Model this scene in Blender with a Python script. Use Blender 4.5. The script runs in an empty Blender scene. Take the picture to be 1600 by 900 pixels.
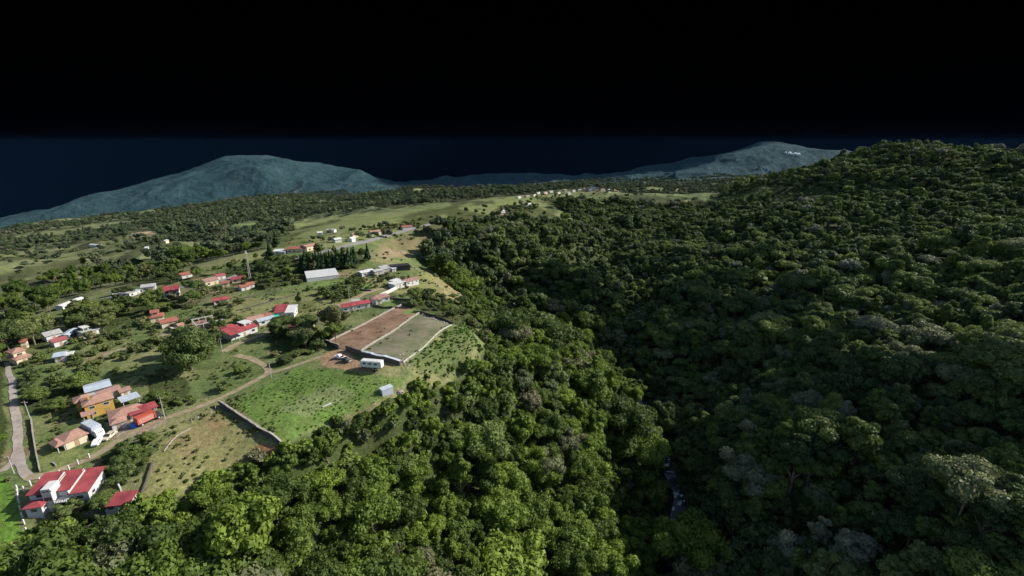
import bpy, math, random
import numpy as np

# ------------------------------------------------------------------ camera, light, exposure
scene = bpy.context.scene
W, Hh, FPX = 1600.0, 900.0, 732.0
HORIZON = 222.0
PITCH = math.atan((450.0 - HORIZON) / FPX)
CAMZ = 85.0
cam_d = bpy.data.cameras.new("camera")
cam_d.sensor_width = 36.0
cam_d.lens = 36.0 * FPX / W
cam_d.clip_start = 0.5
cam_d.clip_end = 60000
cam = bpy.data.objects.new("camera", cam_d)
scene.collection.objects.link(cam)
cam.location = (0, 0, CAMZ)
cam.rotation_euler = (math.pi / 2 - PITCH, 0, 0)
scene.camera = cam

SUN_EL = math.radians(32)
SUN_AZ = math.radians(72)          # from +Y (away from the camera) towards +X
world = bpy.data.worlds.new("World")
scene.world = world
world.use_nodes = True
wn = world.node_tree
wn.nodes.clear()
sky = wn.nodes.new("ShaderNodeTexSky")
sky.sky_type = 'NISHITA'
sky.sun_disc = False
sky.sun_elevation = SUN_EL
sky.sun_rotation = SUN_AZ
bg = wn.nodes.new("ShaderNodeBackground")
bg.inputs[1].default_value = 0.09
wo = wn.nodes.new("ShaderNodeOutputWorld")
wn.links.new(sky.outputs[0], bg.inputs[0])
wn.links.new(bg.outputs[0], wo.inputs[0])
sl = bpy.data.lights.new("sun", 'SUN')
sl.energy = 4.9
sl.angle = math.radians(0.5)
sl.color = (1.0, 0.95, 0.86)
sun = bpy.data.objects.new("sun", sl)
scene.collection.objects.link(sun)
sun.rotation_euler = (math.pi / 2 - SUN_EL, 0, math.pi - SUN_AZ)
scene.view_settings.view_transform = 'Standard'
scene.view_settings.look = 'None'
scene.view_settings.gamma = 1.0
scene.view_settings.exposure = 0.72
scene.view_settings.use_curve_mapping = False
scene.cycles.max_bounces = 4
scene.cycles.diffuse_bounces = 2
scene.cycles.glossy_bounces = 1
scene.cycles.transmission_bounces = 2
scene.cycles.volume_bounces = 0
scene.cycles.transparent_max_bounces = 8
scene.cycles.use_adaptive_sampling = True
scene.cycles.adaptive_threshold = 0.02
scene.cycles.use_denoising = True
scene.cycles.caustics_reflective = False
scene.cycles.caustics_refractive = False

# ------------------------------------------------------------------ maths helpers
cp, sp = math.cos(PITCH), math.sin(PITCH)

def ray(u, v):
    a = (u - 800.0) / FPX
    b = (450.0 - v) / FPX
    return np.array([a, cp + b * sp, b * cp - sp])

def at_depth(u, v, t):
    d = ray(u, v)
    return np.array([0, 0, CAMZ]) + d * t

def at_height(u, v, h):
    d = ray(u, v)
    return np.array([0, 0, CAMZ]) + d * ((h - CAMZ) / d[2])

def to_px(x, y, z):
    x = np.asarray(x, float); y = np.asarray(y, float); z = np.asarray(z, float) - CAMZ
    f = y * cp - z * sp
    up = y * sp + z * cp
    f = np.where(f < 1.0, 1.0, f)
    return 800 + FPX * x / f, 450 - FPX * up / f, f

def hash2(ix, iy, s):
    n = (ix.astype(np.int64) * 374761393 + iy.astype(np.int64) * 668265263 + s * 1274126177) & 0x7fffffff
    n = ((n ^ (n >> 13)) * 1274126177) & 0x7fffffff
    return ((n ^ (n >> 16)) & 0xffff) / 65535.0

def vnoise(x, y, s=0):
    ix = np.floor(x); iy = np.floor(y)
    fx = x - ix; fy = y - iy
    fx = fx * fx * (3 - 2 * fx); fy = fy * fy * (3 - 2 * fy)
    ix = ix.astype(np.int64); iy = iy.astype(np.int64)
    a = hash2(ix, iy, s); b = hash2(ix + 1, iy, s); c = hash2(ix, iy + 1, s); d = hash2(ix + 1, iy + 1, s)
    return (a + (b - a) * fx) * (1 - fy) + (c + (d - c) * fx) * fy

def fbm(x, y, s=0, o=4):
    r = 0; amp = 1; tot = 0
    for k in range(o):
        r = r + amp * vnoise(x, y, s + k * 17); tot += amp
        x, y = (x * 0.8 - y * 0.6) * 2.03, (x * 0.6 + y * 0.8) * 2.03
        amp *= 0.5
    return r / tot

def ridged(x, y, s=0, o=4):
    r = 0; amp = 1; tot = 0
    for k in range(o):
        r = r + amp * (1 - np.abs(2 * vnoise(x, y, s + k * 17) - 1)); tot += amp
        x, y = (x * 0.8 - y * 0.6) * 2.03, (x * 0.6 + y * 0.8) * 2.03
        amp *= 0.5
    return r / tot

def sstep(a, b, x):
    t = np.clip((x - a) / (b - a), 0, 1)
    return t * t * (3 - 2 * t)

def inpoly(u, v, poly):
    u = np.asarray(u, float); v = np.asarray(v, float)
    r = np.zeros(u.shape, bool)
    n = len(poly)
    for i in range(n):
        x1, y1 = poly[i]; x2, y2 = poly[(i + 1) % n]
        if y1 == y2: continue
        c = ((y1 > v) != (y2 > v)) & (u < (x2 - x1) * (v - y1) / (y2 - y1) + x1)
        r ^= c
    return r

# ------------------------------------------------------------------ terrain heights
HP = [  # (photo u, photo v, height): ground seen there has that height
 (100,760,0),(215,790,-2),(60,640,0),(150,640,0),(110,690,0),(10,560,0),(300,620,0),(440,690,-2),(350,560,0),(450,620,0),
 (580,600,0),(650,585,-1),(740,540,-4),(690,510,0),(600,520,0),(500,540,0),(400,500,0),(650,490,0),(560,470,0),(630,440,0),
 (700,462,-5),(655,420,0),(500,430,0),(400,430,0),(300,470,0),(200,520,0),(100,530,0),(30,540,-2),(370,650,0),(250,720,0),
 (620,400,-12),(640,392,-16),(590,398,-3),(580,415,0),
 (600,375,-6),(680,362,-9),(760,346,-12),(860,348,-14),(470,390,0),(540,380,0),(700,330,-12),(870,318,-18),(930,298,-22),(800,310,-18),(1000,302,-30),
 (0,500,-8),(0,450,-60),(100,462,-18),(75,430,-90),(0,412,-55),(200,438,-22),(290,425,-5),(150,400,-80),(300,398,-35),(230,367,-90),
 (100,380,-130),(0,388,-120),(400,375,-20),(480,352,-25),(350,350,-120),(550,340,-35),(620,328,-30),(500,320,-130),
 (420,322,-150),(330,322,-200),(200,342,-250),(20,358,-330),(600,308,-150),(700,298,-160),(850,292,-90),(1000,290,-120),(1100,291,-150),
 # gorge
 (1050,880,-95),(1060,810,-95),(1035,710,-94),(1010,645,-92),(960,575,-86),(900,530,-78),(840,500,-70),(770,470,-62),
 (780,430,-44),(760,400,-30),(850,400,-36),(820,450,-56),(900,400,-46),(690,400,-22),(720,430,-38),
 (960,372,-62),(1000,342,-55),(905,350,-28),(950,322,-26),(1050,318,-34),
 # near forest slope
 (600,750,-25),(700,700,-28),(800,700,-44),(900,700,-64),(980,730,-84),(850,600,-40),(930,610,-66),(800,550,-22),(700,600,-10),
 (900,850,-70),(965,880,-86),(700,850,-40),(500,850,-22),(400,750,-8),(300,850,-10),(100,885,-8),(0,890,-6),(500,700,-7),(600,655,-8),(20,800,0),
 (840,650,-46),(770,620,-24),
]
TP = [  # (u, v, depth in metres)
 (1060,330,900),(1130,314,880),(1200,296,860),(1250,278,860),(1300,261,860),(1350,248,860),(1385,234,860),(1420,227,860),(1480,235,840),(1540,241,800),(1600,245,760),
 (1400,300,680),(1400,350,560),(1400,450,390),(1400,600,255),(1400,750,185),(1400,880,150),(1200,750,198),(1200,600,280),(1160,680,225),
 (1200,450,430),(1200,350,620),(1100,600,322),(1100,480,430),(1100,400,590),(1000,400,530),(950,440,455),(900,432,450),(1040,470,420),(1000,520,440),
 (1590,600,205),(1590,850,130),(1590,450,330),(1590,330,530),(1120,850,203),(1270,860,180),
 # near hills left of the far plain
 (75,330,5200),(200,318,5000),(370,312,4300),(500,305,4200),(150,345,3600),(0,356,5600),
 # small far ridge beside the right hill
 (1230,272,3000),(1180,280,3000),(1150,287,2600),
]
RIDGE = [(-60,366),(0,347),(40,341),(95,324),(120,310),(150,298),(190,300),(230,287),(290,270),(330,251),(370,243),(420,245),(455,253),(500,254),(540,268),
 (600,279),(650,286),(700,285),(760,273),(800,273),(870,277),(950,272),(1010,262),(1080,248),(1140,238),(1180,226),(1208,220),(1250,232),(1320,237),(1370,236),(1430,240),(1550,243),(1700,246)]
pts = []
for u, v, h in HP:
    p = at_height(u, v, h); pts.append((p[0], p[1], h))
for u, v, t in TP:
    p = at_depth(u, v, t); pts.append(tuple(p))
for u, v in RIDGE:
    d_ = ray(u, v); k_ = math.hypot(d_[0], d_[1])
    p = at_depth(u, v, 6900 / k_); pts.append(tuple(p))
    p = at_depth(u, v, 9500 / k_); pts.append((p[0], p[1], p[2] - 350))
for u in range(100, 1500, 150):           # slopes below the ridges
    rv = np.interp(u, [a for a, b in RIDGE], [b for a, b in RIDGE])
    p = at_depth(u, rv + 0.45 * (300 - rv) if rv < 285 else rv + 4, 5500 / math.hypot(*ray(u, rv)[:2])); pts.append(tuple(p))
# ground outside the picture
for x, y, h in [(-300,0,-5),(-150,40,-5),(-60,30,-30),(0,20,-70),(60,60,-95),(85,130,-96),(140,40,-60),(220,60,-30),(350,100,0),(0,-80,-70),
                (-500,150,-30),(600,300,20),(900,500,40),(-900,200,-120),(700,1100,10),(900,1300,-40),(500,1200,-60),(72,505,-72),(110,560,-70),(1800,900,-50),(-3000,900,-350),(3500,1500,-100)]:
    pts.append((x, y, h))
pts = np.array(pts)

def lp(x, y):
    r = np.sqrt(x * x + y * y) + 1e-6
    return np.arctan2(x, y) * 1.0, np.log(r + 20)
ca, cr = lp(pts[:, 0], pts[:, 1])
EPS = 0.03
D0 = np.sqrt((ca[:, None] - ca) ** 2 + (cr[:, None] - cr) ** 2 + EPS ** 2)
n0 = len(pts)
A = np.zeros((n0 + 3, n0 + 3)); A[:n0, :n0] = D0 + np.eye(n0) * -0.004
A[:n0, n0] = 1; A[:n0, n0 + 1] = ca; A[:n0, n0 + 2] = cr; A[n0:, :n0] = A[:n0, n0:].T
sol = np.linalg.solve(A, np.concatenate([pts[:, 2], [0, 0, 0]]))

def height(x, y):
    x = np.atleast_1d(np.asarray(x, float)); y = np.atleast_1d(np.asarray(y, float))
    a, r = lp(x.ravel(), y.ravel())
    out = np.zeros(a.shape)
    for i in range(0, len(a), 100000):
        aa = a[i:i + 100000]; rr = r[i:i + 100000]
        out[i:i + 100000] = np.sqrt((aa[:, None] - ca) ** 2 + (rr[:, None] - cr) ** 2 + EPS ** 2) @ sol[:n0] + sol[n0] + sol[n0 + 1] * aa + sol[n0 + 2] * rr
    out = out.reshape(x.shape)
    R = np.sqrt(x * x + y * y)
    rough = np.maximum(sstep(12, 45, -out), sstep(70, 130, x) * sstep(20, 60, R))
    rough = rough * (1 - 0.6 * sstep(600, 1500, R))
    out = out + rough * (ridged(x / 125, y / 125, 3, 4) - 0.62) * 32 + rough * (fbm(x / 35, y / 35, 9, 3) - 0.5) * 7
    out = out + (fbm(x / 45, y / 45, 5, 3) - 0.5) * 0.9
    out = out + sstep(1200, 2600, R) * (ridged(x / 700 + 3.1, y / 1100, 21, 6) - 0.62) * (90 + 130 * sstep(3600, 5200, R)) * (1 - 0.65 * sstep(5900, 6900, R))
    return out

def gz(x, y): return float(height(x, y)[0])

def gp(u, v):
    """the point of the ground seen at photo pixel (u, v)"""
    d = ray(u, v)
    ts = 60 * np.exp(np.linspace(0, math.log(200), 1200))
    z = CAMZ + d[2] * ts - height(d[0] * ts, d[1] * ts)
    k = int(np.argmax(z < 0))
    if k == 0: k = 1
    t0, t1 = ts[k - 1], ts[k]
    f = z[k - 1] / (z[k - 1] - z[k] + 1e-9)
    t = t0 + (t1 - t0) * f
    x, y = d[0] * t, d[1] * t
    return np.array([x, y, gz(x, y)])

# ------------------------------------------------------------------ scene helpers
col = scene.collection

def tag(o, label=None, cat=None, group=None, kind=None):
    if label: o["label"] = label
    if cat: o["category"] = cat
    if group: o["group"] = group
    if kind: o["kind"] = kind
    return o

class MB:
    def __init__(s): s.v = []; s.f = []; s.m = []
    def add(s, vs, fs, m=0):
        b = len(s.v); s.v += [tuple(map(float, q)) for q in vs]
        s.f += [tuple(b + i for i in f) for f in fs]; s.m += [m] * len(fs)
        return s
    def box(s, x0, y0, z0, x1, y1, z1, m=0):
        return s.add([(x0,y0,z0),(x1,y0,z0),(x1,y1,z0),(x0,y1,z0),(x0,y0,z1),(x1,y0,z1),(x1,y1,z1),(x0,y1,z1)],
                     [(0,3,2,1),(4,5,6,7),(0,1,5,4),(1,2,6,5),(2,3,7,6),(3,0,4,7)], m)
    def cyl(s, p, q, r0, r1=None, n=8, m=0):
        r1 = r0 if r1 is None else r1
        p = np.array(p, float); q = np.array(q, float); d = q - p; d /= np.linalg.norm(d) + 1e-9
        a = np.cross(d, (0, 0, 1) if abs(d[2]) < 0.9 else (1, 0, 0)); a /= np.linalg.norm(a); b = np.cross(d, a)
        vs = []
        for k in range(n):
            w = 2 * math.pi * k / n; vs.append(p + r0 * (math.cos(w) * a + math.sin(w) * b))
        for k in range(n):
            w = 2 * math.pi * k / n; vs.append(q + r1 * (math.cos(w) * a + math.sin(w) * b))
        fs = [(k, (k + 1) % n, n + (k + 1) % n, n + k) for k in range(n)] + [tuple(range(n - 1, -1, -1)), tuple(range(n, 2 * n))]
        return s.add(vs, fs, m)
    def build(s, name, mats, parent=None, smooth=False, bevel=0):
        me = bpy.data.meshes.new(name); me.from_pydata(s.v, [], s.f)
        if not isinstance(mats, (list, tuple)): mats = [mats]
        for mm in mats: me.materials.append(mm)
        if len(mats) > 1: me.polygons.foreach_set("material_index", s.m)
        if smooth: me.polygons.foreach_set("use_smooth", [True] * len(me.polygons))
        me.update()
        o = bpy.data.objects.new(name, me); col.objects.link(o)
        if parent: o.parent = parent
        if bevel:
            b = o.modifiers.new("bevel", 'BEVEL'); b.width = bevel; b.segments = 2; b.limit_method = 'ANGLE'
        return o

def empty(name, loc, rz=0.0):
    o = bpy.data.objects.new(name, None); col.objects.link(o)
    o.empty_display_size = 1
    o.location = tuple(map(float, loc)); o.rotation_euler = (0, 0, rz)
    return o

def np_mesh(name, verts, quads, mat):
    me = bpy.data.meshes.new(name)
    nv, nf, k = len(verts), len(quads), quads.shape[1]
    me.vertices.add(nv); me.vertices.foreach_set("co", np.asarray(verts, np.float32).ravel())
    me.loops.add(nf * k); me.loops.foreach_set("vertex_index", quads.astype(np.int32).ravel())
    me.polygons.add(nf); me.polygons.foreach_set("loop_start", np.arange(0, nf * k, k, dtype=np.int32))
    me.update(calc_edges=True)
    if mat: me.materials.append(mat)
    return me

# ------------------------------------------------------------------ materials
def new_mat(name):
    m = bpy.data.materials.new(name); m.use_nodes = True
    b = m.node_tree.nodes["Principled BSDF"]
    b.inputs["Roughness"].default_value = 0.9
    b.inputs["Specular IOR Level"].default_value = 0.2
    return m, m.node_tree, b

_mc = {}
def mat_plain(name, c, rough=0.8, var=0.25, scale=0.6, metal=0.0, spec=0.25, bump=0.0, stripes=0.0):
    if name in _mc: return _mc[name]
    m, nt, b = new_mat(name)
    tc = nt.nodes.new("ShaderNodeTexCoord")
    n = nt.nodes.new("ShaderNodeTexNoise"); n.inputs["Scale"].default_value = scale; n.inputs["Detail"].default_value = 6
    n.inputs["Roughness"].default_value = 0.65
    nt.links.new(tc.outputs["Object"], n.inputs["Vector"])
    r = nt.nodes.new("ShaderNodeValToRGB")
    r.color_ramp.elements[0].position = 0.3; r.color_ramp.elements[1].position = 0.7
    r.color_ramp.elements[0].color = tuple(x * (1 - var) for x in c) + (1,)
    r.color_ramp.elements[1].color = tuple(min(1, x * (1 + var)) for x in c) + (1,)
    nt.links.new(n.outputs["Fac"], r.inputs[0])
    last = r.outputs[0]
    if stripes:
        w = nt.nodes.new("ShaderNodeTexWave"); w.inputs["Scale"].default_value = stripes; w.inputs["Distortion"].default_value = 0.6
        w.bands_direction = 'X'
        nt.links.new(tc.outputs["Object"], w.inputs["Vector"])
        mr = nt.nodes.new("ShaderNodeMapRange"); mr.inputs[3].default_value = 0.8; mr.inputs[4].default_value = 1.12
        nt.links.new(w.outputs["Fac"], mr.inputs[0])
        mx = nt.nodes.new("ShaderNodeMix"); mx.data_type = 'RGBA'; mx.blend_type = 'MULTIPLY'; mx.inputs[0].default_value = 1
        nt.links.new(last, mx.inputs[6]); nt.links.new(mr.outputs[0], mx.inputs[7]); last = mx.outputs[2]
    nt.links.new(last, b.inputs["Base Color"])
    b.inputs["Roughness"].default_value = rough; b.inputs["Metallic"].default_value = metal
    b.inputs["Specular IOR Level"].default_value = spec
    if bump:
        bp = nt.nodes.new("ShaderNodeBump"); bp.inputs["Strength"].default_value = bump; bp.inputs["Distance"].default_value = 0.3
        nt.links.new(n.outputs["Fac"], bp.inputs["Height"]); nt.links.new(bp.outputs[0], b.inputs["Normal"])
    _mc[name] = m
    return m

def mat_foliage(name, cols, trans=0.25, sat=1.0):
    """leaves: the colour varies from tree to tree and softly inside a crown"""
    m, nt, b = new_mat(name)
    oi = nt.nodes.new("ShaderNodeObjectInfo")
    r = nt.nodes.new("ShaderNodeValToRGB"); r.color_ramp.interpolation = 'LINEAR'
    e = r.color_ramp.elements
    while len(e) < len(cols): e.new(0.5)
    for i, (p, c) in enumerate(cols): e[i].position = p; e[i].color = c + (1,)
    nt.links.new(oi.outputs["Random"], r.inputs[0])
    tc = nt.nodes.new("ShaderNodeTexCoord")
    n = nt.nodes.new("ShaderNodeTexNoise"); n.inputs["Scale"].default_value = 0.9; n.inputs["Detail"].default_value = 5
    n.inputs["Roughness"].default_value = 0.7
    nt.links.new(tc.outputs["Object"], n.inputs["Vector"])
    mr = nt.nodes.new("ShaderNodeMapRange"); mr.inputs[1].default_value = 0.3; mr.inputs[2].default_value = 0.7
    mr.inputs[3].default_value = 0.6; mr.inputs[4].default_value = 1.4
    nt.links.new(n.outputs["Fac"], mr.inputs[0])
    mx = nt.nodes.new("ShaderNodeMix"); mx.data_type = 'RGBA'; mx.blend_type = 'MULTIPLY'; mx.inputs[0].default_value = 1
    nt.links.new(r.outputs[0], mx.inputs[6]); nt.links.new(mr.outputs[0], mx.inputs[7])
    nt.links.new(mx.outputs[2], b.inputs["Base Color"])
    b.inputs["Roughness"].default_value = 0.65; b.inputs["Specular IOR Level"].default_value = 0.18
    tr = nt.nodes.new("ShaderNodeBsdfTranslucent"); nt.links.new(mx.outputs[2], tr.inputs[0])
    ms = nt.nodes.new("ShaderNodeMixShader"); ms.inputs[0].default_value = trans
    nt.links.new(b.outputs[0], ms.inputs[1]); nt.links.new(tr.outputs[0], ms.inputs[2])
    nt.links.new(ms.outputs[0], nt.nodes["Material Output"].inputs[0])
    return m

LEAF = mat_foliage("forest_leaves", [(0.0, (0.055, 0.085, 0.020)), (0.3, (0.088, 0.130, 0.026)), (0.6, (0.122, 0.178, 0.029)),
                                     (0.86, (0.165, 0.230, 0.034)), (0.93, (0.135, 0.175, 0.070)), (1.0, (0.18, 0.17, 0.10))], 0.35)
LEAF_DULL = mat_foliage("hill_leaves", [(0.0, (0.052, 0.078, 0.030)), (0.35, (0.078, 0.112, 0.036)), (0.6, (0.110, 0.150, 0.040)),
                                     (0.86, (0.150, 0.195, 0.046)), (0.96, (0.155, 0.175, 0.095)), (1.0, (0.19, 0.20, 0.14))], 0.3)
LEAF_GROVE = mat_foliage("grove_leaves", [(0.0, (0.055, 0.080, 0.026)), (0.5, (0.085, 0.120, 0.034)), (0.85, (0.125, 0.170, 0.036)), (1.0, (0.14, 0.14, 0.07))])
SHRUB = mat_foliage("shrub_leaves", [(0.0, (0.065, 0.090, 0.030)), (0.4, (0.090, 0.120, 0.036)), (0.75, (0.125, 0.165, 0.040)), (1.0, (0.17, 0.16, 0.08))])
WEED = mat_foliage("weed_leaves", [(0.0, (0.09, 0.16, 0.03)), (0.5, (0.11, 0.21, 0.035)), (0.8, (0.14, 0.24, 0.04)), (1.0, (0.20, 0.21, 0.10))], 0.4)
LEAF_FAR = mat_foliage("hazed_far_wood_leaves", [(0.0, (0.055, 0.080, 0.042)), (0.5, (0.085, 0.115, 0.055)), (0.85, (0.115, 0.145, 0.060)), (1.0, (0.14, 0.14, 0.09))])  # paler, greyer greens: distance haze put into the leaf colour
PINE = mat_foliage("pine_needles", [(0.0, (0.020, 0.045, 0.018)), (1.0, (0.035, 0.070, 0.024))], 0.1)
BARK = mat_plain("bark", (0.16, 0.13, 0.10), var=0.4, scale=2)
WHITE = mat_plain("white_paint", (0.48, 0.48, 0.47), var=0.15)
CREAM = mat_plain("cream_paint", (0.52, 0.45, 0.33), var=0.12)
YELLOW = mat_plain("yellow_paint", (0.42, 0.26, 0.06), var=0.12)
REDROOF = mat_plain("red_metal_roof", (0.27, 0.055, 0.060), rough=0.6, var=0.38, scale=0.35, stripes=2.2)
ORROOF = mat_plain("orange_red_roof", (0.28, 0.10, 0.075), rough=0.6, var=0.2, stripes=2.2)
TILE = mat_plain("terracotta_tiles", (0.32, 0.185, 0.14), var=0.28, scale=1.5, stripes=3.0)
BROWNROOF = mat_plain("weathered_brown_roof", (0.27, 0.16, 0.13), var=0.3, scale=1.2, stripes=3.0)
MAROON = mat_plain("maroon_roof", (0.28, 0.08, 0.08), var=0.2, stripes=2.5)
ZINC = mat_plain("zinc_roof", (0.50, 0.56, 0.62), rough=0.45, var=0.15, metal=0.3, stripes=2.0)
GREYROOF = mat_plain("grey_roof", (0.33, 0.33, 0.32), var=0.25, stripes=2.0)
CONC = mat_plain("concrete", (0.36, 0.35, 0.33), var=0.2, scale=1.5)
STONE = mat_plain("dark_stone", (0.085, 0.075, 0.07), var=0.5, scale=2.5, bump=0.5)
PALESTONE = mat_plain("pale_stone", (0.27, 0.245, 0.21), var=0.35, scale=2.5, bump=0.5)
GLASS = mat_plain("dark_glass", (0.03, 0.035, 0.04), rough=0.15, var=0.1, spec=0.6)
DARK = mat_plain("black_netting", (0.02, 0.02, 0.024), var=0.3)
TEAL = mat_plain("teal_tarpaulin", (0.05, 0.38, 0.30), var=0.15)
BLUE = mat_plain("blue_tarpaulin", (0.04, 0.16, 0.55), var=0.2)
ORANGE = mat_plain("orange_red_panel", (0.38, 0.075, 0.045), var=0.08, rough=0.5)
BLACK = mat_plain("black_rubber", (0.02, 0.02, 0.02), var=0.1)
CARWHITE = mat_plain("white_car_paint", (0.75, 0.75, 0.76), rough=0.3, var=0.04, spec=0.5)
CARDARK = mat_plain("dark_car_paint", (0.03, 0.035, 0.04), rough=0.3, var=0.05, spec=0.5)
CARBEIGE = mat_plain("beige_car_paint", (0.45, 0.40, 0.30), rough=0.4, var=0.05)
GREYPAINT = mat_plain("grey_truck_paint", (0.34, 0.37, 0.42), rough=0.5, var=0.12)
WOOD = mat_plain("timber", (0.32, 0.22, 0.13), var=0.3, scale=3)

# ------------------------------------------------------------------ ground zones, drawn as outlines on the photo and thrown on the ground
Z_FOREST = [(-400,1300),(-400,880),(0,868),(30,850),(60,828),(130,812),(215,808),(300,768),(400,718),(450,698),(520,662),(600,642),(650,604),(700,600),(752,566),(764,530),(748,498),
            (722,486),(735,470),(700,445),(672,420),(660,405),(668,385),(680,368),(740,354),(800,352),(862,352),(905,352),(890,335),(868,326),(880,314),(930,318),(1040,318),(1120,312),(1130,296),(1240,270),(1240,150),(2300,150),(2300,1300)]
Z_FARWOOD = [(-400,560),(0,535),(60,500),(100,482),(130,462),(200,440),(290,420),(380,396),(430,385),(440,370),(520,350),(600,338),(640,328),(720,318),(830,305),(870,298),(1000,296),(1250,280),(1250,200),(-400,200)]
Z_GROVES = [
 [(340,428),(420,400),(480,405),(560,393),(575,410),(520,428),(470,442),(400,456),(360,444)],
 [(100,505),(110,482),(200,467),(335,457),(305,478),(200,503),(160,522),(105,527)],
 [(418,520),(440,505),(456,505),(470,525),(540,508),(546,520),(505,545),(450,560),(425,548)],
 [(-200,530),(0,515),(50,505),(80,530),(62,545),(25,540),(0,600),(-200,620)],
 [(-200,600),(6,600),(12,700),(0,728),(-200,800)],
 [(35,620),(120,598),(132,606),(120,625),(60,648),(38,648)],
 [(225,585),(285,590),(300,610),(262,640),(232,628)],
 [(150,705),(190,690),(238,700),(228,738),(165,735)],
 [(215,430),(300,424),(330,430),(260,445),(200,448)],
 [(350,500),(352,520),(330,560),(270,575),(268,550)],
 [(735,354),(800,322),(835,316),(840,330),(800,336),(760,352)],
 [(868,318),(880,310),(830,306),(835,316)],
 [(640,462),(720,470),(760,500),(745,520),(700,500),(640,480)],
 [(455,470),(490,470),(498,486),(460,490)],
]
Z_SHRUBBY = [
 [(195,585),(350,560),(395,575),(400,590),(260,650),(205,625)],
 [(0,560),(80,560),(200,520),(280,530),(200,590),(60,640),(20,620)],
 [(360,550),(420,520),(540,520),(500,548),(430,575)],
 [(640,455),(750,470),(765,540),(700,600),(640,640),(560,650),(450,700),(520,650),(620,610),(745,540),(725,490)],
 [(215,800),(300,760),(450,695),(470,680),(440,700),(330,750),(250,800)],
 [(170,735),(240,690),(255,700),(225,760),(200,780)],
 [(100,490),(340,450),(480,440),(640,415),(640,440),(500,480),(300,520),(120,560)],
 [(60,800),(170,790),(215,800),(60,830)],
 [(560,350),(700,330),(760,345),(680,362),(600,372)],
]
Z_LOT = [(632,568),(729,500),(748,540),(694,588)]
Z_MEADOW = [(362,632),(470,575),(560,580),(640,592),(600,625),(520,655),(450,690)]

def zone_masks(u, v, f):
    forest = inpoly(u, v, Z_FOREST) | (f <= 1.5)
    far = inpoly(u, v, Z_FARWOOD)
    grove = np.zeros(u.shape, bool)
    for z in Z_GROVES: grove |= inpoly(u, v, z)
    shr = np.zeros(u.shape, bool)
    for z in Z_SHRUBBY: shr |= inpoly(u, v, z)
    return forest, far, grove, shr

# patches with a colour of their own: outline, colour, strength
PATCH = [
 ([(-50,735),(8,745),(34,800),(38,850),(0,870),(-80,880)], (0.085,0.17,0.025), 1.0),
 ([(215,790),(228,730),(250,690),(335,642),(400,672),(440,700),(330,748),(250,795)], (0.155,0.15,0.06), 0.8),
 ([(255,690),(335,652),(355,680),(290,720)], (0.19,0.15,0.075), 0.7),
 ([(390,700),(420,688),(442,698),(408,716)], (0.22,0.11,0.06), 0.85),
 ([(310,650),(345,650),(360,668),(330,672)], (0.20,0.13,0.07), 0.5),
 (Z_MEADOW, (0.085,0.145,0.030), 0.85),
 ([(430,640),(520,600),(560,615),(480,650)], (0.20,0.19,0.12), 0.35),
 (Z_LOT, (0.075,0.10,0.035), 0.8),
 ([(60,690),(140,700),(160,690),(180,700),(70,742)], (0.15,0.17,0.06), 0.8),
 ([(62,640),(115,618),(125,625),(60,665)], (0.15,0.17,0.06), 0.7),
 ([(200,367),(228,359),(248,366),(240,374),(212,374)], (0.34,0.27,0.17), 0.9),
 ([(360,352),(400,346),(420,355),(400,362)], (0.15,0.20,0.07), 0.8),
 ([(155,412),(205,395),(212,402),(180,418)], (0.15,0.16,0.07), 0.6),
 ([(-20,410),(18,416),(14,432),(-20,436)], (0.12,0.14,0.06), 0.8),
 ([(360,400),(420,388),(432,398),(380,410)], (0.19,0.20,0.08), 0.9),
 ([(560,455),(640,440),(660,420),(700,440),(735,468),(700,465),(660,462)], (0.19,0.18,0.075), 0.75),
 ([(660,420),(680,425),(735,468),(700,465)], (0.20,0.17,0.085), 0.8),
 ([(600,402),(585,392),(600,378),(680,362),(668,385),(640,405)], (0.18,0.15,0.08), 0.85),
 ([(590,395),(600,388),(640,395),(600,408)], (0.24,0.18,0.12), 0.6),
 ([(560,355),(700,328),(830,308),(868,318),(840,335),(868,348),(740,352),(680,362),(600,374),(480,400),(470,395)], (0.16,0.18,0.07), 0.85),
 ([(680,345),(860,338),(865,347),(740,353),(690,360)], (0.19,0.20,0.08), 0.7),
 ([(430,350),(640,322),(830,304),(840,312),(640,345),(480,372)], (0.15,0.18,0.07), 0.5),
 ([(880,302),(1120,300),(1120,312),(930,316),(870,316)], (0.10,0.13,0.06), 0.8),
 ([(360,470),(540,450),(560,470),(420,510),(300,520)], (0.16,0.165,0.065), 0.6),
 ([(300,430),(400,440),(360,470),(260,480)], (0.16,0.13,0.08), 0.5),
 ([(486,440),(560,437),(590,448),(500,466)], (0.12,0.19,0.045), 0.7),
 ([(595,466),(640,468),(640,476),(600,478)], (0.13,0.19,0.05), 0.8),
 ([(165,680),(250,650),(262,658),(180,695)], (0.27,0.21,0.16), 0.9),
 ([(160,655),(200,640),(215,665),(175,680)], (0.24,0.20,0.16), 0.8),
 ([(495,558),(535,540),(560,565),(580,578),(540,580),(505,570)], (0.30,0.19,0.12), 0.95),
]
FARSPOT = []
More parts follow.
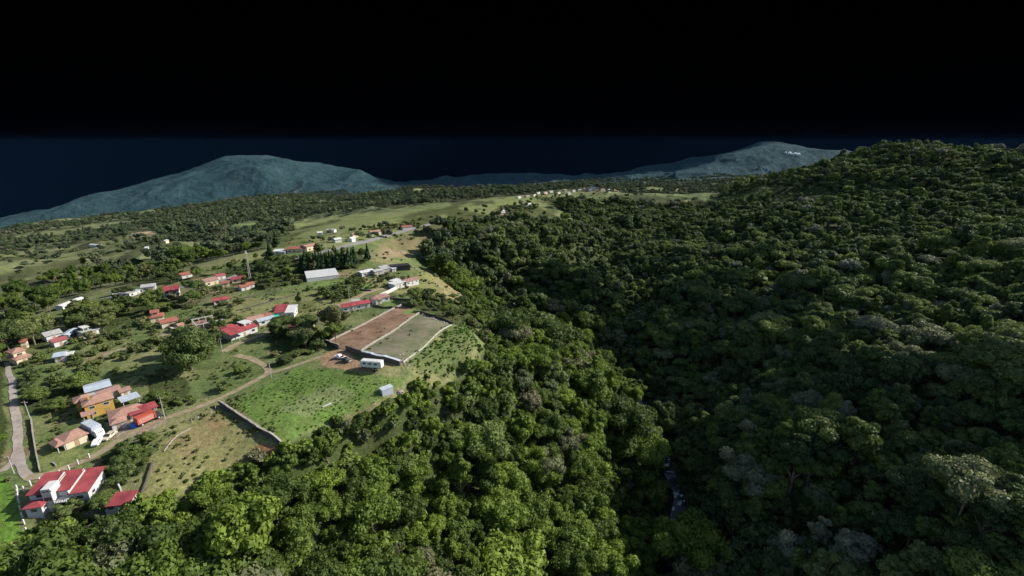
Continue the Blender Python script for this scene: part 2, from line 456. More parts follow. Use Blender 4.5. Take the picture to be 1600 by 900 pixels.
# ------------------------------------------------------------------ terrain sheet
NA, NR = 960, 760
az = np.radians(np.linspace(-80, 80, NA))
rr = 45 * np.exp(np.linspace(0, math.log(8000 / 45), NR))
AZ, RR = np.meshgrid(az, rr)
TX, TY = RR * np.sin(AZ), RR * np.cos(AZ)
TZ = height(TX, TY)
verts = np.stack([TX.ravel(), TY.ravel(), TZ.ravel()], 1)
i0 = (np.arange(NR - 1)[:, None] * NA + np.arange(NA - 1)[None, :]).ravel()
quads = np.stack([i0, i0 + 1, i0 + NA + 1, i0 + NA], 1)[:, ::-1]
u, v, f = to_px(TX, TY, TZ)
gx, gy = TX, TY
wob = (fbm(gx / 9, gy / 9, 40, 3) - 0.5)
wu = u + wob * 14 * np.clip(200 / f, 0.15, 1.2); wv = v + (fbm(gx / 9, gy / 9, 60, 3) - 0.5) * 9 * np.clip(200 / f, 0.1, 1.2)
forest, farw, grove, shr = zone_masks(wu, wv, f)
n1 = fbm(gx / 22, gy / 22, 70, 5)[..., None]; n2 = fbm(gx / 6, gy / 6, 75, 4)[..., None]; n3 = fbm(gx / 2.2, gy / 2.2, 79, 3)[..., None]
def mixc(a, b, t): return a + (b - a) * t
C = mixc(np.array([0.095, 0.130, 0.045]), np.array([0.185, 0.180, 0.085]), sstep(0.35, 0.7, n1))
C = mixc(C, np.array([0.06, 0.085, 0.03]), sstep(0.55, 0.75, n2) * 0.7)
C = mixc(C, np.array([0.20, 0.14, 0.09]), sstep(0.66, 0.8, fbm(gx / 14, gy / 14, 90, 4)[..., None]) * 0.6)
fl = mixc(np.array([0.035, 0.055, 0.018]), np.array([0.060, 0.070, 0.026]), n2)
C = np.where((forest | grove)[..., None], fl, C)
fw = mixc(np.array([0.075, 0.095, 0.050]), np.array([0.125, 0.140, 0.070]), sstep(0.35, 0.65, n1))  # far wood ground, lightened to stand in for distance haze
big = fbm(gx / 260, gy / 260, 99, 4)[..., None]
fw = mixc(fw, np.array([0.15, 0.165, 0.075]), sstep(0.54, 0.60, big) * 0.8)
C = np.where(farw[..., None] & ~grove[..., None], fw, C)
for poly, c, s in PATCH:
    mk = inpoly(wu, wv, poly)[..., None]
    C = np.where(mk, mixc(C, np.array(c) * (0.72 + 0.56 * n2), s * (0.75 + 0.25 * n3)), C)
C = C * (0.75 + 0.5 * n3)
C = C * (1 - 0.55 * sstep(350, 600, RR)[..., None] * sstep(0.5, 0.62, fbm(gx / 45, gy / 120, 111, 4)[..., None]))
# the far mountains: woods tinted blue-green as painted haze, paler clearings, rock scars
R3 = RR[..., None]
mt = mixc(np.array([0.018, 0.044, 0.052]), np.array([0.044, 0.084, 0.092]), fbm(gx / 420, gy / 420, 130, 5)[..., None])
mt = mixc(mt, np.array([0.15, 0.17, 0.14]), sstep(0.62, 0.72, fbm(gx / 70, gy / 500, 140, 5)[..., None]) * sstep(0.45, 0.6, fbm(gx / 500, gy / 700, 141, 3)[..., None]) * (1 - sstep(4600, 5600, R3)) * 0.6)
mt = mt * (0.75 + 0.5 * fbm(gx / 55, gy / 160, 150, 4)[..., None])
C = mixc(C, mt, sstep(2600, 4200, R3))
m, nt, b = new_mat("ground_cover")
at = nt.nodes.new("ShaderNodeVertexColor"); at.layer_name = "soil"
geo = nt.nodes.new("ShaderNodeNewGeometry")
nz = nt.nodes.new("ShaderNodeTexNoise"); nz.inputs["Scale"].default_value = 0.9; nz.inputs["Detail"].default_value = 8; nz.inputs["Roughness"].default_value = 0.7
nt.links.new(geo.outputs["Position"], nz.inputs["Vector"])
mr = nt.nodes.new("ShaderNodeMapRange"); mr.inputs[1].default_value = 0.3; mr.inputs[2].default_value = 0.7; mr.inputs[3].default_value = 0.55; mr.inputs[4].default_value = 1.4
nt.links.new(nz.outputs["Fac"], mr.inputs[0])
mx = nt.nodes.new("ShaderNodeMix"); mx.data_type = 'RGBA'; mx.blend_type = 'MULTIPLY'; mx.inputs[0].default_value = 1
nt.links.new(at.outputs[0], mx.inputs[6]); nt.links.new(mr.outputs[0], mx.inputs[7]); nt.links.new(mx.outputs[2], b.inputs["Base Color"])
bp = nt.nodes.new("ShaderNodeBump"); bp.inputs["Strength"].default_value = 0.9; bp.inputs["Distance"].default_value = 0.5
nt.links.new(nz.outputs["Fac"], bp.inputs["Height"])
nf = nt.nodes.new("ShaderNodeTexNoise"); nf.inputs["Scale"].default_value = 0.022; nf.inputs["Detail"].default_value = 7; nf.inputs["Roughness"].default_value = 0.75
nt.links.new(geo.outputs["Position"], nf.inputs["Vector"])          # canopy relief of the far woods
bf = nt.nodes.new("ShaderNodeBump"); bf.inputs["Distance"].default_value = 38
nt.links.new(at.outputs[1], bf.inputs["Strength"]); nt.links.new(nf.outputs["Fac"], bf.inputs["Height"])
nt.links.new(bp.outputs[0], bf.inputs["Normal"]); nt.links.new(bf.outputs[0], b.inputs["Normal"])
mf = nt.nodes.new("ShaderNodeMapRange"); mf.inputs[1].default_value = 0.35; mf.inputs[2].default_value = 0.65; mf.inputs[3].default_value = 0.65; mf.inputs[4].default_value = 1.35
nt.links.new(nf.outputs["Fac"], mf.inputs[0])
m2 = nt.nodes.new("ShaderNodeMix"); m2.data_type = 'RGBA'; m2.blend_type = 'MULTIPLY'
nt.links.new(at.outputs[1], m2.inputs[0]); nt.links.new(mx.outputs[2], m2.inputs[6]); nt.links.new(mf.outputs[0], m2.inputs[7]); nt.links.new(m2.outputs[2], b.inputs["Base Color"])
b.inputs["Specular IOR Level"].default_value = 0.05
GROUND = m
me = np_mesh("terrain", verts, quads, GROUND)
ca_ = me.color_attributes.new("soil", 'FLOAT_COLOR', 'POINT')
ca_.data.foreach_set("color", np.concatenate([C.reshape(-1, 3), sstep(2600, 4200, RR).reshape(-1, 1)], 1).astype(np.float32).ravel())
me.polygons.foreach_set("use_smooth", np.ones(len(quads), bool))
ter = bpy.data.objects.new("terrain", me); col.objects.link(ter); tag(ter, kind="structure")

# black sky backdrop behind the mountains
m, nt, b = new_mat("black_sky"); b.inputs["Base Color"].default_value = (0, 0, 0, 1); b.inputs["Specular IOR Level"].default_value = 0; b.inputs["Roughness"].default_value = 1
vs = []; fs = []
for j in range(13):
    el = math.radians(-8 + j * 3.2)
    for i in range(49):
        a = math.radians(-62 + i * 124 / 48)
        vs.append((30000 * math.sin(a) * math.cos(el), 30000 * math.cos(a) * math.cos(el), CAMZ + 30000 * math.sin(el)))
for j in range(12):
    for i in range(48):
        k = j * 49 + i; fs.append((k, k + 1, k + 50, k + 49))
o = MB().add(vs, fs).build("sky", m); tag(o, kind="structure")

# the air
HAZE_DENS = 0.0000018
m = bpy.data.materials.new("haze_air"); m.use_nodes = True; nt = m.node_tree; nt.nodes.clear()
pv = nt.nodes.new("ShaderNodeVolumePrincipled"); pv.inputs["Color"].default_value = (0.14, 0.42, 1.0, 1); pv.inputs["Density"].default_value = HAZE_DENS
pv.inputs["Anisotropy"].default_value = 0.0
mo = nt.nodes.new("ShaderNodeOutputMaterial"); nt.links.new(pv.outputs[0], mo.inputs["Volume"])
zt = max(float(TZ.max()), CAMZ) + 25
o = MB().box(-13000, -300, float(TZ.min()) - 1, 13000, 8050, zt).build("haze", m)
tag(o, kind="stuff")
print("TERRAIN", TZ.min(), TZ.max(), [round(float(TZ[(RR>a)&(RR<b_)].max())) for a,b_ in ((100,1000),(1000,3000),(3000,9000))])

# ------------------------------------------------------------------ roads and lots: sheets draped on the ground
def densify(P, step):
    out = [P[0]]
    for a, b_ in zip(P[:-1], P[1:]):
        n = max(1, int(np.linalg.norm(b_[:2] - a[:2]) / step))
        for k in range(1, n + 1): out.append(a + (b_ - a) * k / n)
    return out

def smooth_path(px, step=2.0):
    P = [gp(*q) for q in px]
    Q = []
    for i in range(len(P) - 1):
        p0 = P[max(i - 1, 0)]; p1 = P[i]; p2 = P[i + 1]; p3 = P[min(i + 2, len(P) - 1)]
        n = max(1, int(np.linalg.norm(p2 - p1) / step))
        for k in range(n):
            t = k / n
            Q.append(0.5 * ((2 * p1) + (-p0 + p2) * t + (2 * p0 - 5 * p1 + 4 * p2 - p3) * t * t + (-p0 + 3 * p1 - 3 * p2 + p3) * t ** 3))
    Q.append(P[-1])
    return Q

def road(name, px, width, mat, lift=0.12, jit=0.25):
    Q = smooth_path(px); n = 7; vs = []; fs = []
    rng = random.Random(len(px) * 7 + int(px[0][0]))
    wl = wr = 0
    for i, q in enumerate(Q):
        d = (Q[min(i + 1, len(Q) - 1)] - Q[max(i - 1, 0)])[:2]; d = d / (np.linalg.norm(d) + 1e-9); nn = np.array([-d[1], d[0]])
        wl = 0.6 * wl + 0.4 * rng.uniform(-jit, jit) * 2.2; wr = 0.6 * wr + 0.4 * rng.uniform(-jit, jit) * 2.2
        for k in range(n):
            s = -width / 2 + wl + (width + wr - wl) * k / (n - 1)
            vs.append([q[0] + nn[0] * s, q[1] + nn[1] * s, 0])
    vs = np.array(vs); vs[:, 2] = height(vs[:, 0], vs[:, 1]) + lift
    for i in range(len(Q) - 1):
        for k in range(n - 1):
            a = i * n + k; fs.append((a, a + 1, a + n + 1, a + n))
    o = MB().add(vs, [f_[::-1] for f_ in fs]).build(name, mat, smooth=True)
    tag(o, kind="structure"); return o

def mat_dirt(name, c1, c2, scale=0.5):
    m, nt, b = new_mat(name)
    geo = nt.nodes.new("ShaderNodeNewGeometry")
    n = nt.nodes.new("ShaderNodeTexNoise"); n.inputs["Scale"].default_value = scale; n.inputs["Detail"].default_value = 9; n.inputs["Roughness"].default_value = 0.7
    nt.links.new(geo.outputs["Position"], n.inputs["Vector"])
    r = nt.nodes.new("ShaderNodeValToRGB"); r.color_ramp.elements[0].position = 0.34; r.color_ramp.elements[1].position = 0.66
    r.color_ramp.elements[0].color = c1 + (1,); r.color_ramp.elements[1].color = c2 + (1,)
    nt.links.new(n.outputs["Fac"], r.inputs[0]); nt.links.new(r.outputs[0], b.inputs["Base Color"])
    bp = nt.nodes.new("ShaderNodeBump"); bp.inputs["Strength"].default_value = 0.6; bp.inputs["Distance"].default_value = 0.3
    nt.links.new(n.outputs["Fac"], bp.inputs["Height"]); nt.links.new(bp.outputs[0], b.inputs["Normal"])
    b.inputs["Specular IOR Level"].default_value = 0.05
    return m
GRAVEL = mat_dirt("gravel", (0.20, 0.17, 0.15), (0.33, 0.29, 0.26))
TRACK = mat_dirt("dirt_track", (0.17, 0.14, 0.08), (0.30, 0.25, 0.17))
REDSOIL = mat_dirt("red_soil", (0.105, 0.062, 0.040), (0.24, 0.165, 0.115), 0.13)
LOTSOIL = mat_dirt("rough_soil", (0.070, 0.088, 0.036), (0.19, 0.165, 0.125), 0.09)
ASPHALT = mat_dirt("worn_asphalt", (0.16, 0.16, 0.155), (0.23, 0.22, 0.21))

road("road", [(10,566),(18,595),(24,640),(28,690),(36,735),(52,748)], 2.0, GRAVEL)
road("road", [(-40,748),(5,735),(20,722),(29,700)], 1.8, GRAVEL, 0.135)
road("road", [(42,746),(62,745),(95,735),(150,712),(185,688),(240,661),(300,640),(345,622),(390,600),(418,584),(415,574),(395,562),(368,555)], 2.6, TRACK, 0.128)
road("path", [(412,584),(440,578),(470,568),(505,556)], 2.2, TRACK, 0.116)
road("road", [(349,550),(372,537),(410,523),(440,510)], 3.6, TRACK)
road("road", [(492,490),(520,481),(545,471),(575,457),(600,451),(625,445)], 4.0, TRACK, 0.12)
road("road", [(160,555),(200,544),(250,527),(268,520),(300,517)], 3.2, TRACK)
road("road", [(330,442),(352,437),(375,428)], 5, ASPHALT)
road("road", [(160,466),(215,458),(270,452),(330,440)], 5, ASPHALT, 0.13)
road("road", [(430,408),(470,402),(520,390),(560,380),(605,368),(650,356),(700,343)], 7, ASPHALT, 0.2)
road("track", [(240,476),(290,462),(340,456),(375,452)], 2.5, TRACK, 0.14)

def lot(name, px, mat, lift, kind="structure"):
    P = [gp(*q) for q in px]
    n = 22; vs = []
    for j in range(n + 1):
        for i in range(n + 1):
            a, c = i / n, j / n
            p = P[0] * (1 - a) * (1 - c) + P[1] * a * (1 - c) + P[2] * a * c + P[3] * (1 - a) * c
            vs.append(p)
    vs = np.array(vs); vs[:, 0] += (vnoise(vs[:, 0] / 2.5, vs[:, 1] / 2.5, 8) - .5) * 1.6; vs[:, 1] += (vnoise(vs[:, 0] / 2.5, vs[:, 1] / 2.5, 9) - .5) * 1.6
    vs[:, 2] = height(vs[:, 0], vs[:, 1]) + lift
    fs = [(j * (n + 1) + i, j * (n + 1) + i + 1, (j + 1) * (n + 1) + i + 1, (j + 1) * (n + 1) + i) for j in range(n) for i in range(n)]
    o = MB().add(vs, fs).build(name, mat, smooth=True); tag(o, kind=kind); return o
lot("ground", [(512,536),(560,551),(655,489),(628,477)], REDSOIL, 0.14)
lot("ground", [(566,549),(628,566),(703,507),(655,492)], LOTSOIL, 0.16)
lot("ground", [(628,488),(640,492),(654,488),(640,484)], mat_dirt("lot_grass", (0.10,0.15,0.04), (0.17,0.20,0.06)), 0.2)

# river in the gorge
def mat_water():
    m, nt, b = new_mat("river_water")
    geo = nt.nodes.new("ShaderNodeNewGeometry")
    n = nt.nodes.new("ShaderNodeTexNoise"); n.inputs["Scale"].default_value = 0.35; n.inputs["Detail"].default_value = 9; n.inputs["Distortion"].default_value = 0.6
    nt.links.new(geo.outputs["Position"], n.inputs["Vector"])
    r = nt.nodes.new("ShaderNodeValToRGB"); r.color_ramp.elements[0].position = 0.56; r.color_ramp.elements[1].position = 0.74
    r.color_ramp.elements[0].color = (0.02, 0.03, 0.03, 1); r.color_ramp.elements[1].color = (0.75, 0.78, 0.8, 1)
    nt.links.new(n.outputs["Fac"], r.inputs[0]); nt.links.new(r.outputs[0], b.inputs["Base Color"])
    b.inputs["Roughness"].default_value = 0.25
    bp = nt.nodes.new("ShaderNodeBump"); bp.inputs["Strength"].default_value = 0.5
    nt.links.new(n.outputs["Fac"], bp.inputs["Height"]); nt.links.new(bp.outputs[0], b.inputs["Normal"])
    return m
RIVPX = [(1020,960),(1045,900),(1056,850),(1060,800),(1050,750),(1033,705),(1018,665),(1005,640),(985,605)]
RIV = smooth_path(RIVPX, 4)
vs = []; fs = []
for i, q in enumerate(RIV):
    d = (RIV[min(i + 1, len(RIV) - 1)] - RIV[max(i - 1, 0)])[:2]; d /= np.linalg.norm(d) + 1e-9
    w = 3.2 + 1.0 * math.sin(i * 0.7)
    for s in (-1, -0.33, 0.33, 1): vs.append((q[0] - d[1] * w * s, q[1] + d[0] * w * s, 0))
vs = np.array(vs)
hz = height(vs[:, 0], vs[:, 1]).reshape(-1, 4).max(1) + 0.5
hz = np.convolve(np.pad(hz, 4, mode='edge'), np.ones(9) / 9, 'valid')
vs[:, 2] = np.repeat(hz, 4) + 0.6
for i in range(len(RIV) - 1):
    for k in range(3): a = i * 4 + k; fs.append((a, a + 4, a + 5, a + 1))
o = MB().add(vs, fs).build("river", mat_water(), smooth=True); tag(o, kind="structure")
RIVXY = np.array([q[:2] for q in RIV])

# ------------------------------------------------------------------ trees
def leaf_quads(P, N, size, rng, droop=0.0):
    """one small folded quad per leaf clump: centres P, outward normals N"""
    n = len(P)
    J = rng.normal(size=(n, 3)) * 0.55
    nn = N + J; nn /= np.linalg.norm(nn, axis=1)[:, None] + 1e-9
    t = rng.normal(size=(n, 3)); a = np.cross(nn, t); a /= np.linalg.norm(a, axis=1)[:, None] + 1e-9; b = np.cross(nn, a)
    s = size * rng.uniform(0.6, 1.3, (n, 1)); w = s * rng.uniform(0.55, 1.0, (n, 1))
    q = np.stack([P - a * s, P - b * w + nn * s * 0.15, P + a * s - nn * s * droop, P + b * w + nn * s * 0.1], 1)
    return q.reshape(-1, 3), np.arange(n * 4).reshape(-1, 4)

ICO = None
def ico_pts(n=60):
    k = np.arange(n) + 0.5
    ph = np.arccos(1 - 2 * k / n); th = math.pi * (1 + 5 ** 0.5) * k
    return np.stack([np.cos(th) * np.sin(ph), np.sin(th) * np.sin(ph), np.cos(ph)], 1)

def blob_core(c, r, rng, seg=7, ring=5):
    """low lumpy solid that fills a leaf clump"""
    vs = []; fs = []
    for j in range(ring + 1):
        th = math.pi * j / ring
        for i in range(seg):
            ph = 2 * math.pi * i / seg
            k = rng.uniform(0.8, 1.05)
            vs.append((c[0] + r[0] * k * math.sin(th) * math.cos(ph), c[1] + r[1] * k * math.sin(th) * math.sin(ph), c[2] + r[2] * k * math.cos(th)))
    for j in range(ring):
        for i in range(seg):
            a = j * seg + i; b = j * seg + (i + 1) % seg
            fs.append((a, a + seg, b + seg, b))
    return np.array(vs), np.array(fs)

def crown_arrays(seed, R, H, base, nblob, nleaf, ls, kind='round'):
    rng = np.random.default_rng(seed)
    B = []
    if kind == 'conifer':
        for k in range(nblob):
            f = k / (nblob - 1); z = base + H * f; rad = R * (1 - f) ** 0.8
            a = rng.uniform(0, 6.28); d = rad * rng.uniform(0.3, 0.8)
            B.append((d * math.cos(a), d * math.sin(a), z, max(0.35, rad * 0.5), H * 0.07 + 0.3))
    else:
        gold = ico_pts(max(8, int(nblob * 1.8)))
        gold = gold[gold[:, 2] > -0.45]
        idx = rng.permutation(len(gold))[:nblob]
        lean = rng.normal(size=2) * 0.12 * R
        for g in gold[idx]:
            g = g + rng.normal(size=3) * 0.13
            k = rng.uniform(0.52, 0.86)
            zz = {'round': 1.0, 'flat': 0.6, 'tall': 1.0}[kind]
            br = R * rng.uniform(0.24, 0.44)
            z = base + H * 0.42 + g[2] * k * H * 0.5 * zz
            B.append((g[0] * k * R + lean[0] * g[2], g[1] * k * R + lean[1] * g[2], z, br, br * rng.uniform(0.6, 0.9)))
        B.append((0, 0, base + H * 0.42, R * 0.6, H * 0.32))
    B = np.array(B)
    w = B[:, 3] ** 2; w = w / w.sum()
    k = rng.choice(len(B), nleaf, p=w)
    D = rng.normal(size=(nleaf, 3)); D[:, 2] += 0.35
    D /= np.linalg.norm(D, axis=1)[:, None]
    rad = rng.uniform(0.82, 1.12, (nleaf, 1))
    P = B[k, :3] + D * rad * np.stack([B[k, 3], B[k, 3], B[k, 4]], 1)
    V, F = leaf_quads(P, D, ls, rng, 0.25)
    for b_ in B:
        cv, cf = blob_core(b_[:3], (b_[3] * 0.86, b_[3] * 0.86, b_[4] * 0.86), rng)
        F = np.concatenate([F, cf + len(V)]); V = np.concatenate([V, cv])
    return V, F

def trunk_mb(H, r, seed, base):
    rng = random.Random(seed); mb = MB()
    top = H * 0.55 + base * 0.4
    mb.cyl((0, 0, -1.2), (0.1, 0.05, base + H * 0.15), r, r * 0.7, 7)
    for k in range(5):
        a = k * 1.26 + rng.uniform(-.3, .3); d = H * rng.uniform(0.2, 0.32)
        mb.cyl((0.1, 0.05, base * 0.7), (d * math.cos(a), d * math.sin(a), top * rng.uniform(0.8, 1.1)), r * 0.45, r * 0.15, 5)
    return mb

def mesh_of(V, F, mats, name):
    me = np_mesh(name, V, F, mats); return me

def tree_mesh_joined(name, V, F, mb, leaf):
    me = bpy.data.meshes.new(name)
    tri = []; 
    nb = len(V)
    allv = np.concatenate([V, np.array(mb.v)]) if mb.v else V
    quads = [f for f in mb.f if len(f) == 4]
    Q = np.concatenate([F, np.array(quads) + nb]) if quads else F
    me = np_mesh(name, allv, Q, leaf); me.materials.append(BARK)
    me.polygons.foreach_set("material_index", np.concatenate([np.zeros(len(F), np.int32), np.ones(len(quads), np.int32)]))
    return me

KINDS = [('round', 5.2, 9.0, 3.0, 22), ('round', 4.4, 8.5, 4.0, 18), ('tall', 3.6, 11.0, 4.0, 20), ('flat', 6.0, 7.5, 5.0, 24),
         ('round', 5.8, 10.0, 2.5, 28), ('tall', 4.2, 10.0, 3.0, 20), ('round', 3.6, 6.5, 3.0, 14),
         ('flat', 7.2, 6.5, 7.5, 13), ('round', 5.0, 8.0, 4.5, 9), ('tall', 2.6, 12.0, 5.0, 12)]
NK = len(KINDS)
PROTO = []          # near trees as things: (crown mesh, trunk mesh)
def proto_set(leafmat, nleaf, ls, seed0):
    out = []
    for i, (kd, R, H, base, nb) in enumerate(KINDS):
        V, F = crown_arrays(seed0 + i, R, H, base, nb, nleaf, ls, kd)
        out.append((V, F, trunk_mb(H, 0.32, i, base)))
    return out
near_l = proto_set(LEAF, 4200, 0.34, 10)
near_meshes = {}
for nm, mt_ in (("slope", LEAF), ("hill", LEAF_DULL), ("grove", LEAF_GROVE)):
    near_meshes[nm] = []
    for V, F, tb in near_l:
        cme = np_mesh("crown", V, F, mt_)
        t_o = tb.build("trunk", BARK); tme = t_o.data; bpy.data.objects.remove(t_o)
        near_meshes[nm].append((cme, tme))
def stock(name, leafmat, nleaf, ls, seed0, n=10, scale=1.0, kinds=None):
    c = bpy.data.collections.new(name)
    for i, (kd, R, H, base, nb) in enumerate((kinds or KINDS)[:n]):
        V, F = crown_arrays(seed0 + i, R, H, base, max(6, nb if nleaf > 900 else nb // 2 + 3), nleaf, ls, kd)
        me = tree_mesh_joined("%s_%d" % (name, i), V, F, trunk_mb(H, 0.32, i, base) if nleaf > 900 else MB(), leafmat)
        o = bpy.data.objects.new("%s_%02d" % (name, i), me); c.objects.link(o)
    return c
C_MID = stock("tree_stock", LEAF, 2600, 0.42, 40)
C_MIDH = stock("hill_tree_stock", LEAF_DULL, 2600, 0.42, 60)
C_FAR = stock("far_tree_stock", LEAF_DULL, 900, 0.75, 80)
C_FARW = stock("far_wood_stock", LEAF_FAR, 700, 0.8, 85)
SHK = [('round', 1.5, 2.2, 0.0, 9), ('round', 1.1, 1.6, 0.0, 7), ('flat', 1.9, 2.2, 0.0, 9), ('round', 2.2, 3.0, 0.2, 11)]
C_SHR = stock("shrub_stock", SHRUB, 420, 0.2, 90, 4, kinds=SHK)
WDK = [('flat', 0.55, 0.7, 0.0, 5), ('round', 0.35, 0.8, 0.0, 4), ('flat', 0.8, 0.7, 0.0, 6)]
C_UND = stock("slope_undergrowth_stock", LEAF, 420, 0.26, 91, 4, kinds=SHK)
C_UNDH = stock("hill_undergrowth_stock", LEAF_DULL, 420, 0.26, 92, 4, kinds=SHK)
C_WEED = stock("weed_stock", WEED, 90, 0.14, 95, 3, kinds=WDK)
C_DRY = stock("dry_shrub_stock", SHRUB, 120, 0.16, 97, 3, kinds=WDK)

def scatter_nodes(coll):
    ng = bpy.data.node_groups.new("scatter_" + coll.name, "GeometryNodeTree")
    ng.interface.new_socket("Geometry", in_out='INPUT', socket_type='NodeSocketGeometry')
    ng.interface.new_socket("Geometry", in_out='OUTPUT', socket_type='NodeSocketGeometry')
    N = ng.nodes; L = ng.links
    gi = N.new("NodeGroupInput"); go = N.new("NodeGroupOutput")
    ci = N.new("GeometryNodeCollectionInfo"); ci.inputs[0].default_value = coll; ci.inputs[1].default_value = True; ci.inputs[2].default_value = True
    ip = N.new("GeometryNodeInstanceOnPoints"); ip.inputs["Pick Instance"].default_value = True
    def attr(nm, ty):
        a = N.new("GeometryNodeInputNamedAttribute"); a.data_type = ty; a.inputs[0].default_value = nm; return a.outputs[0]
    e = N.new("FunctionNodeEulerToRotation"); L.new(attr("rot", 'FLOAT_VECTOR'), e.inputs[0])
    L.new(gi.outputs[0], ip.inputs["Points"]); L.new(ci.outputs[0], ip.inputs["Instance"]); L.new(attr("pick", 'INT'), ip.inputs["Instance Index"])
    L.new(e.outputs[0], ip.inputs["Rotation"]); L.new(attr("size", 'FLOAT_VECTOR'), ip.inputs["Scale"])
    L.new(ip.outputs[0], go.inputs[0])
    return ng

def scatter(name, coll, P, scale, seed, n):
    rng = np.random.default_rng(seed); k = len(P)
    me = bpy.data.meshes.new(name); me.vertices.add(k); me.vertices.foreach_set("co", P.astype(np.float32).ravel())
    a = me.attributes.new("rot", 'FLOAT_VECTOR', 'POINT')
    r = np.zeros((k, 3), np.float32); r[:, 2] = rng.uniform(0, 6.28, k); r[:, :2] = rng.normal(size=(k, 2)) * 0.07
    a.data.foreach_set("vector", r.ravel())
    a = me.attributes.new("size", 'FLOAT_VECTOR', 'POINT')
    s = np.repeat(scale[:, None], 3, 1) * rng.uniform(0.85, 1.15, (k, 3)); a.data.foreach_set("vector", s.astype(np.float32).ravel())
    a = me.attributes.new("pick", 'INT', 'POINT'); a.data.foreach_set("value", rng.integers(0, n, k).astype(np.int32))
    o = bpy.data.objects.new(name, me); col.objects.link(o)
    md = o.modifiers.new("scatter", 'NODES'); md.node_group = scatter_nodes(coll)
    tag(o, kind="stuff"); return o

def jitter_grid(r0, r1, step_fn, seed, azmax=56):
    """world positions on rings, spacing step_fn(r)"""
    rng = np.random.default_rng(seed); X = []; Y = []
    r = r0
    while r < r1:
        s = step_fn(r); n = int(2 * math.radians(azmax) * r / s)
        a = (np.arange(n) + rng.uniform(0, 1, n)) / n * 2 * math.radians(azmax) - math.radians(azmax)
        q = r + rng.uniform(-0.5, 0.5, n) * s
        X.append(q * np.sin(a)); Y.append(q * np.cos(a)); r += s
    X = np.concatenate(X); Y = np.concatenate(Y); Z = height(X, Y)
    u, v, f = to_px(X, Y, Z)
    k = (u > -260) & (u < 1860) & (v < 1250) & (f > 30)
    return X[k], Y[k], Z[k], u[k], v[k], f[k]

def river_dist(X, Y):
    d = np.full(X.shape, 1e9)
    for p in RIVXY: d = np.minimum(d, (X - p[0]) ** 2 + (Y - p[1]) ** 2)
    return np.sqrt(d)

ROADS = [[(10,566),(18,595),(24,640),(28,690),(36,735),(52,748)],[(-40,748),(5,735),(20,722)],[(42,746),(95,735),(150,712),(185,688),(240,661),(300,640),(345,622),(390,600),(418,584),(415,574),(395,562),(368,555)],
 [(412,584),(440,578),(470,568),(505,556)],[(349,550),(372,537),(410,523),(440,510)],[(492,490),(545,471),(575,457),(600,451),(625,445)],[(160,555),(200,544),(250,527),(300,517)],[(330,442),(352,437),(375,428)],[(160,466),(215,458),(270,452),(330,440)],[(430,408),(470,402),(520,390),(560,380),(605,368),(650,356),(700,343)]]
RP = np.array([q[:2] for rd in ROADS for q in densify([gp(*p) for p in rd], 2.5)])
def off_road(X, Y, d=3.0):
    ok = np.ones(len(X), bool)
    for p in RP: ok &= (X - p[0]) ** 2 + (Y - p[1]) ** 2 > d * d
    return ok
RNG = np.random.default_rng(5)
# --- near and middle forest
X, Y, Z, u, v, f = jitter_grid(60, 1350, lambda r: 5.9 + r * 0.0026, 1)
forest, farw, grove, shr = zone_masks(u, v, f)
open_hill = (X > 60) & (fbm(X / 80, Y / 80, 210, 3) > 0.66) & (v < 330)
farfield = ~forest & ~farw & ~grove & (f > 400) & (v > 286)
hedge = np.abs(fbm(X / 90, Y / 90, 260, 2) - .5) < .018
keep = (forest | grove) | (farw & ~forest) | (farfield & ((RNG.uniform(0, 1, len(X)) < .05) | (hedge & (RNG.uniform(0, 1, len(X)) < .6))))
for q_ in (10, 11, 12, 13, 14, 15, 20, 21):
    keep &= ~inpoly(u, v, PATCH[q_][0])
keep &= river_dist(X, Y) > 5.5
keep &= off_road(X, Y, 3.6) | (f > 400)
size = (0.5 + 0.9 * fbm(X / 16, Y / 16, 220, 2)) * RNG.uniform(0.65, 1.4, len(X)) * np.where(RNG.uniform(0, 1, len(X)) < .07, 1.45, 1)
edge = np.zeros(len(X))
size = np.where(open_hill, size * 0.45, size)
size = np.where(grove & ~forest, size * 0.6, size)
size = np.where(inpoly(u, v, Z_GROVES[11]), size * 0.6, size)
size = np.where(farw & ~forest, size * 0.68, size)
size = np.where((X > 60) & forest & (f > 450), size * 0.8, size)
# the slope edge next to the fields carries low growth
uu, vv = u, v
up = lambda k: ~inpoly(uu, vv - k, Z_FOREST) | inpoly(uu, vv - k, Z_MEADOW) | (~inpoly(uu - k, vv, Z_FOREST) & (uu > 640)) | (~inpoly(uu - k * .7, vv - k * .7, Z_FOREST))
efac = np.where(up(12), .2, np.where(up(28), .3, np.where(up(50), .45, np.where(up(80), .6, np.where(up(120), .8, 1)))))
efac = np.maximum(efac, np.where((u > 640) & (v < 500), .4, 0))
size = np.where(forest & (u < 790) & (v > 470), size * efac, size)
size = np.where(grove & ~forest & (v < 460), size * .8, size)
size = np.where(farfield, size * .5, size)
gapn = fbm(X / 28, Y / 28, 230, 2)
keep &= RNG.uniform(0, 1, len(X)) < np.where(grove & ~forest, 0.52, np.where(farw & ~forest, 0.72 - 0.5 * (gapn > 0.52) - 0.55 * (fbm(X / 260, Y / 260, 99, 4) > 0.56) * (f > 350), 1.0))
X, Y, Z, u, v, f, size, forest, grove, farw = [a[keep] for a in (X, Y, Z, u, v, f, size, forest, grove, farw)]
P = np.stack([X, Y, Z], 1)
hillside = (X > np.interp(Y, [0, 150, 300, 450, 700, 1500], [75, 75, 85, 60, 60, 60])) & forest
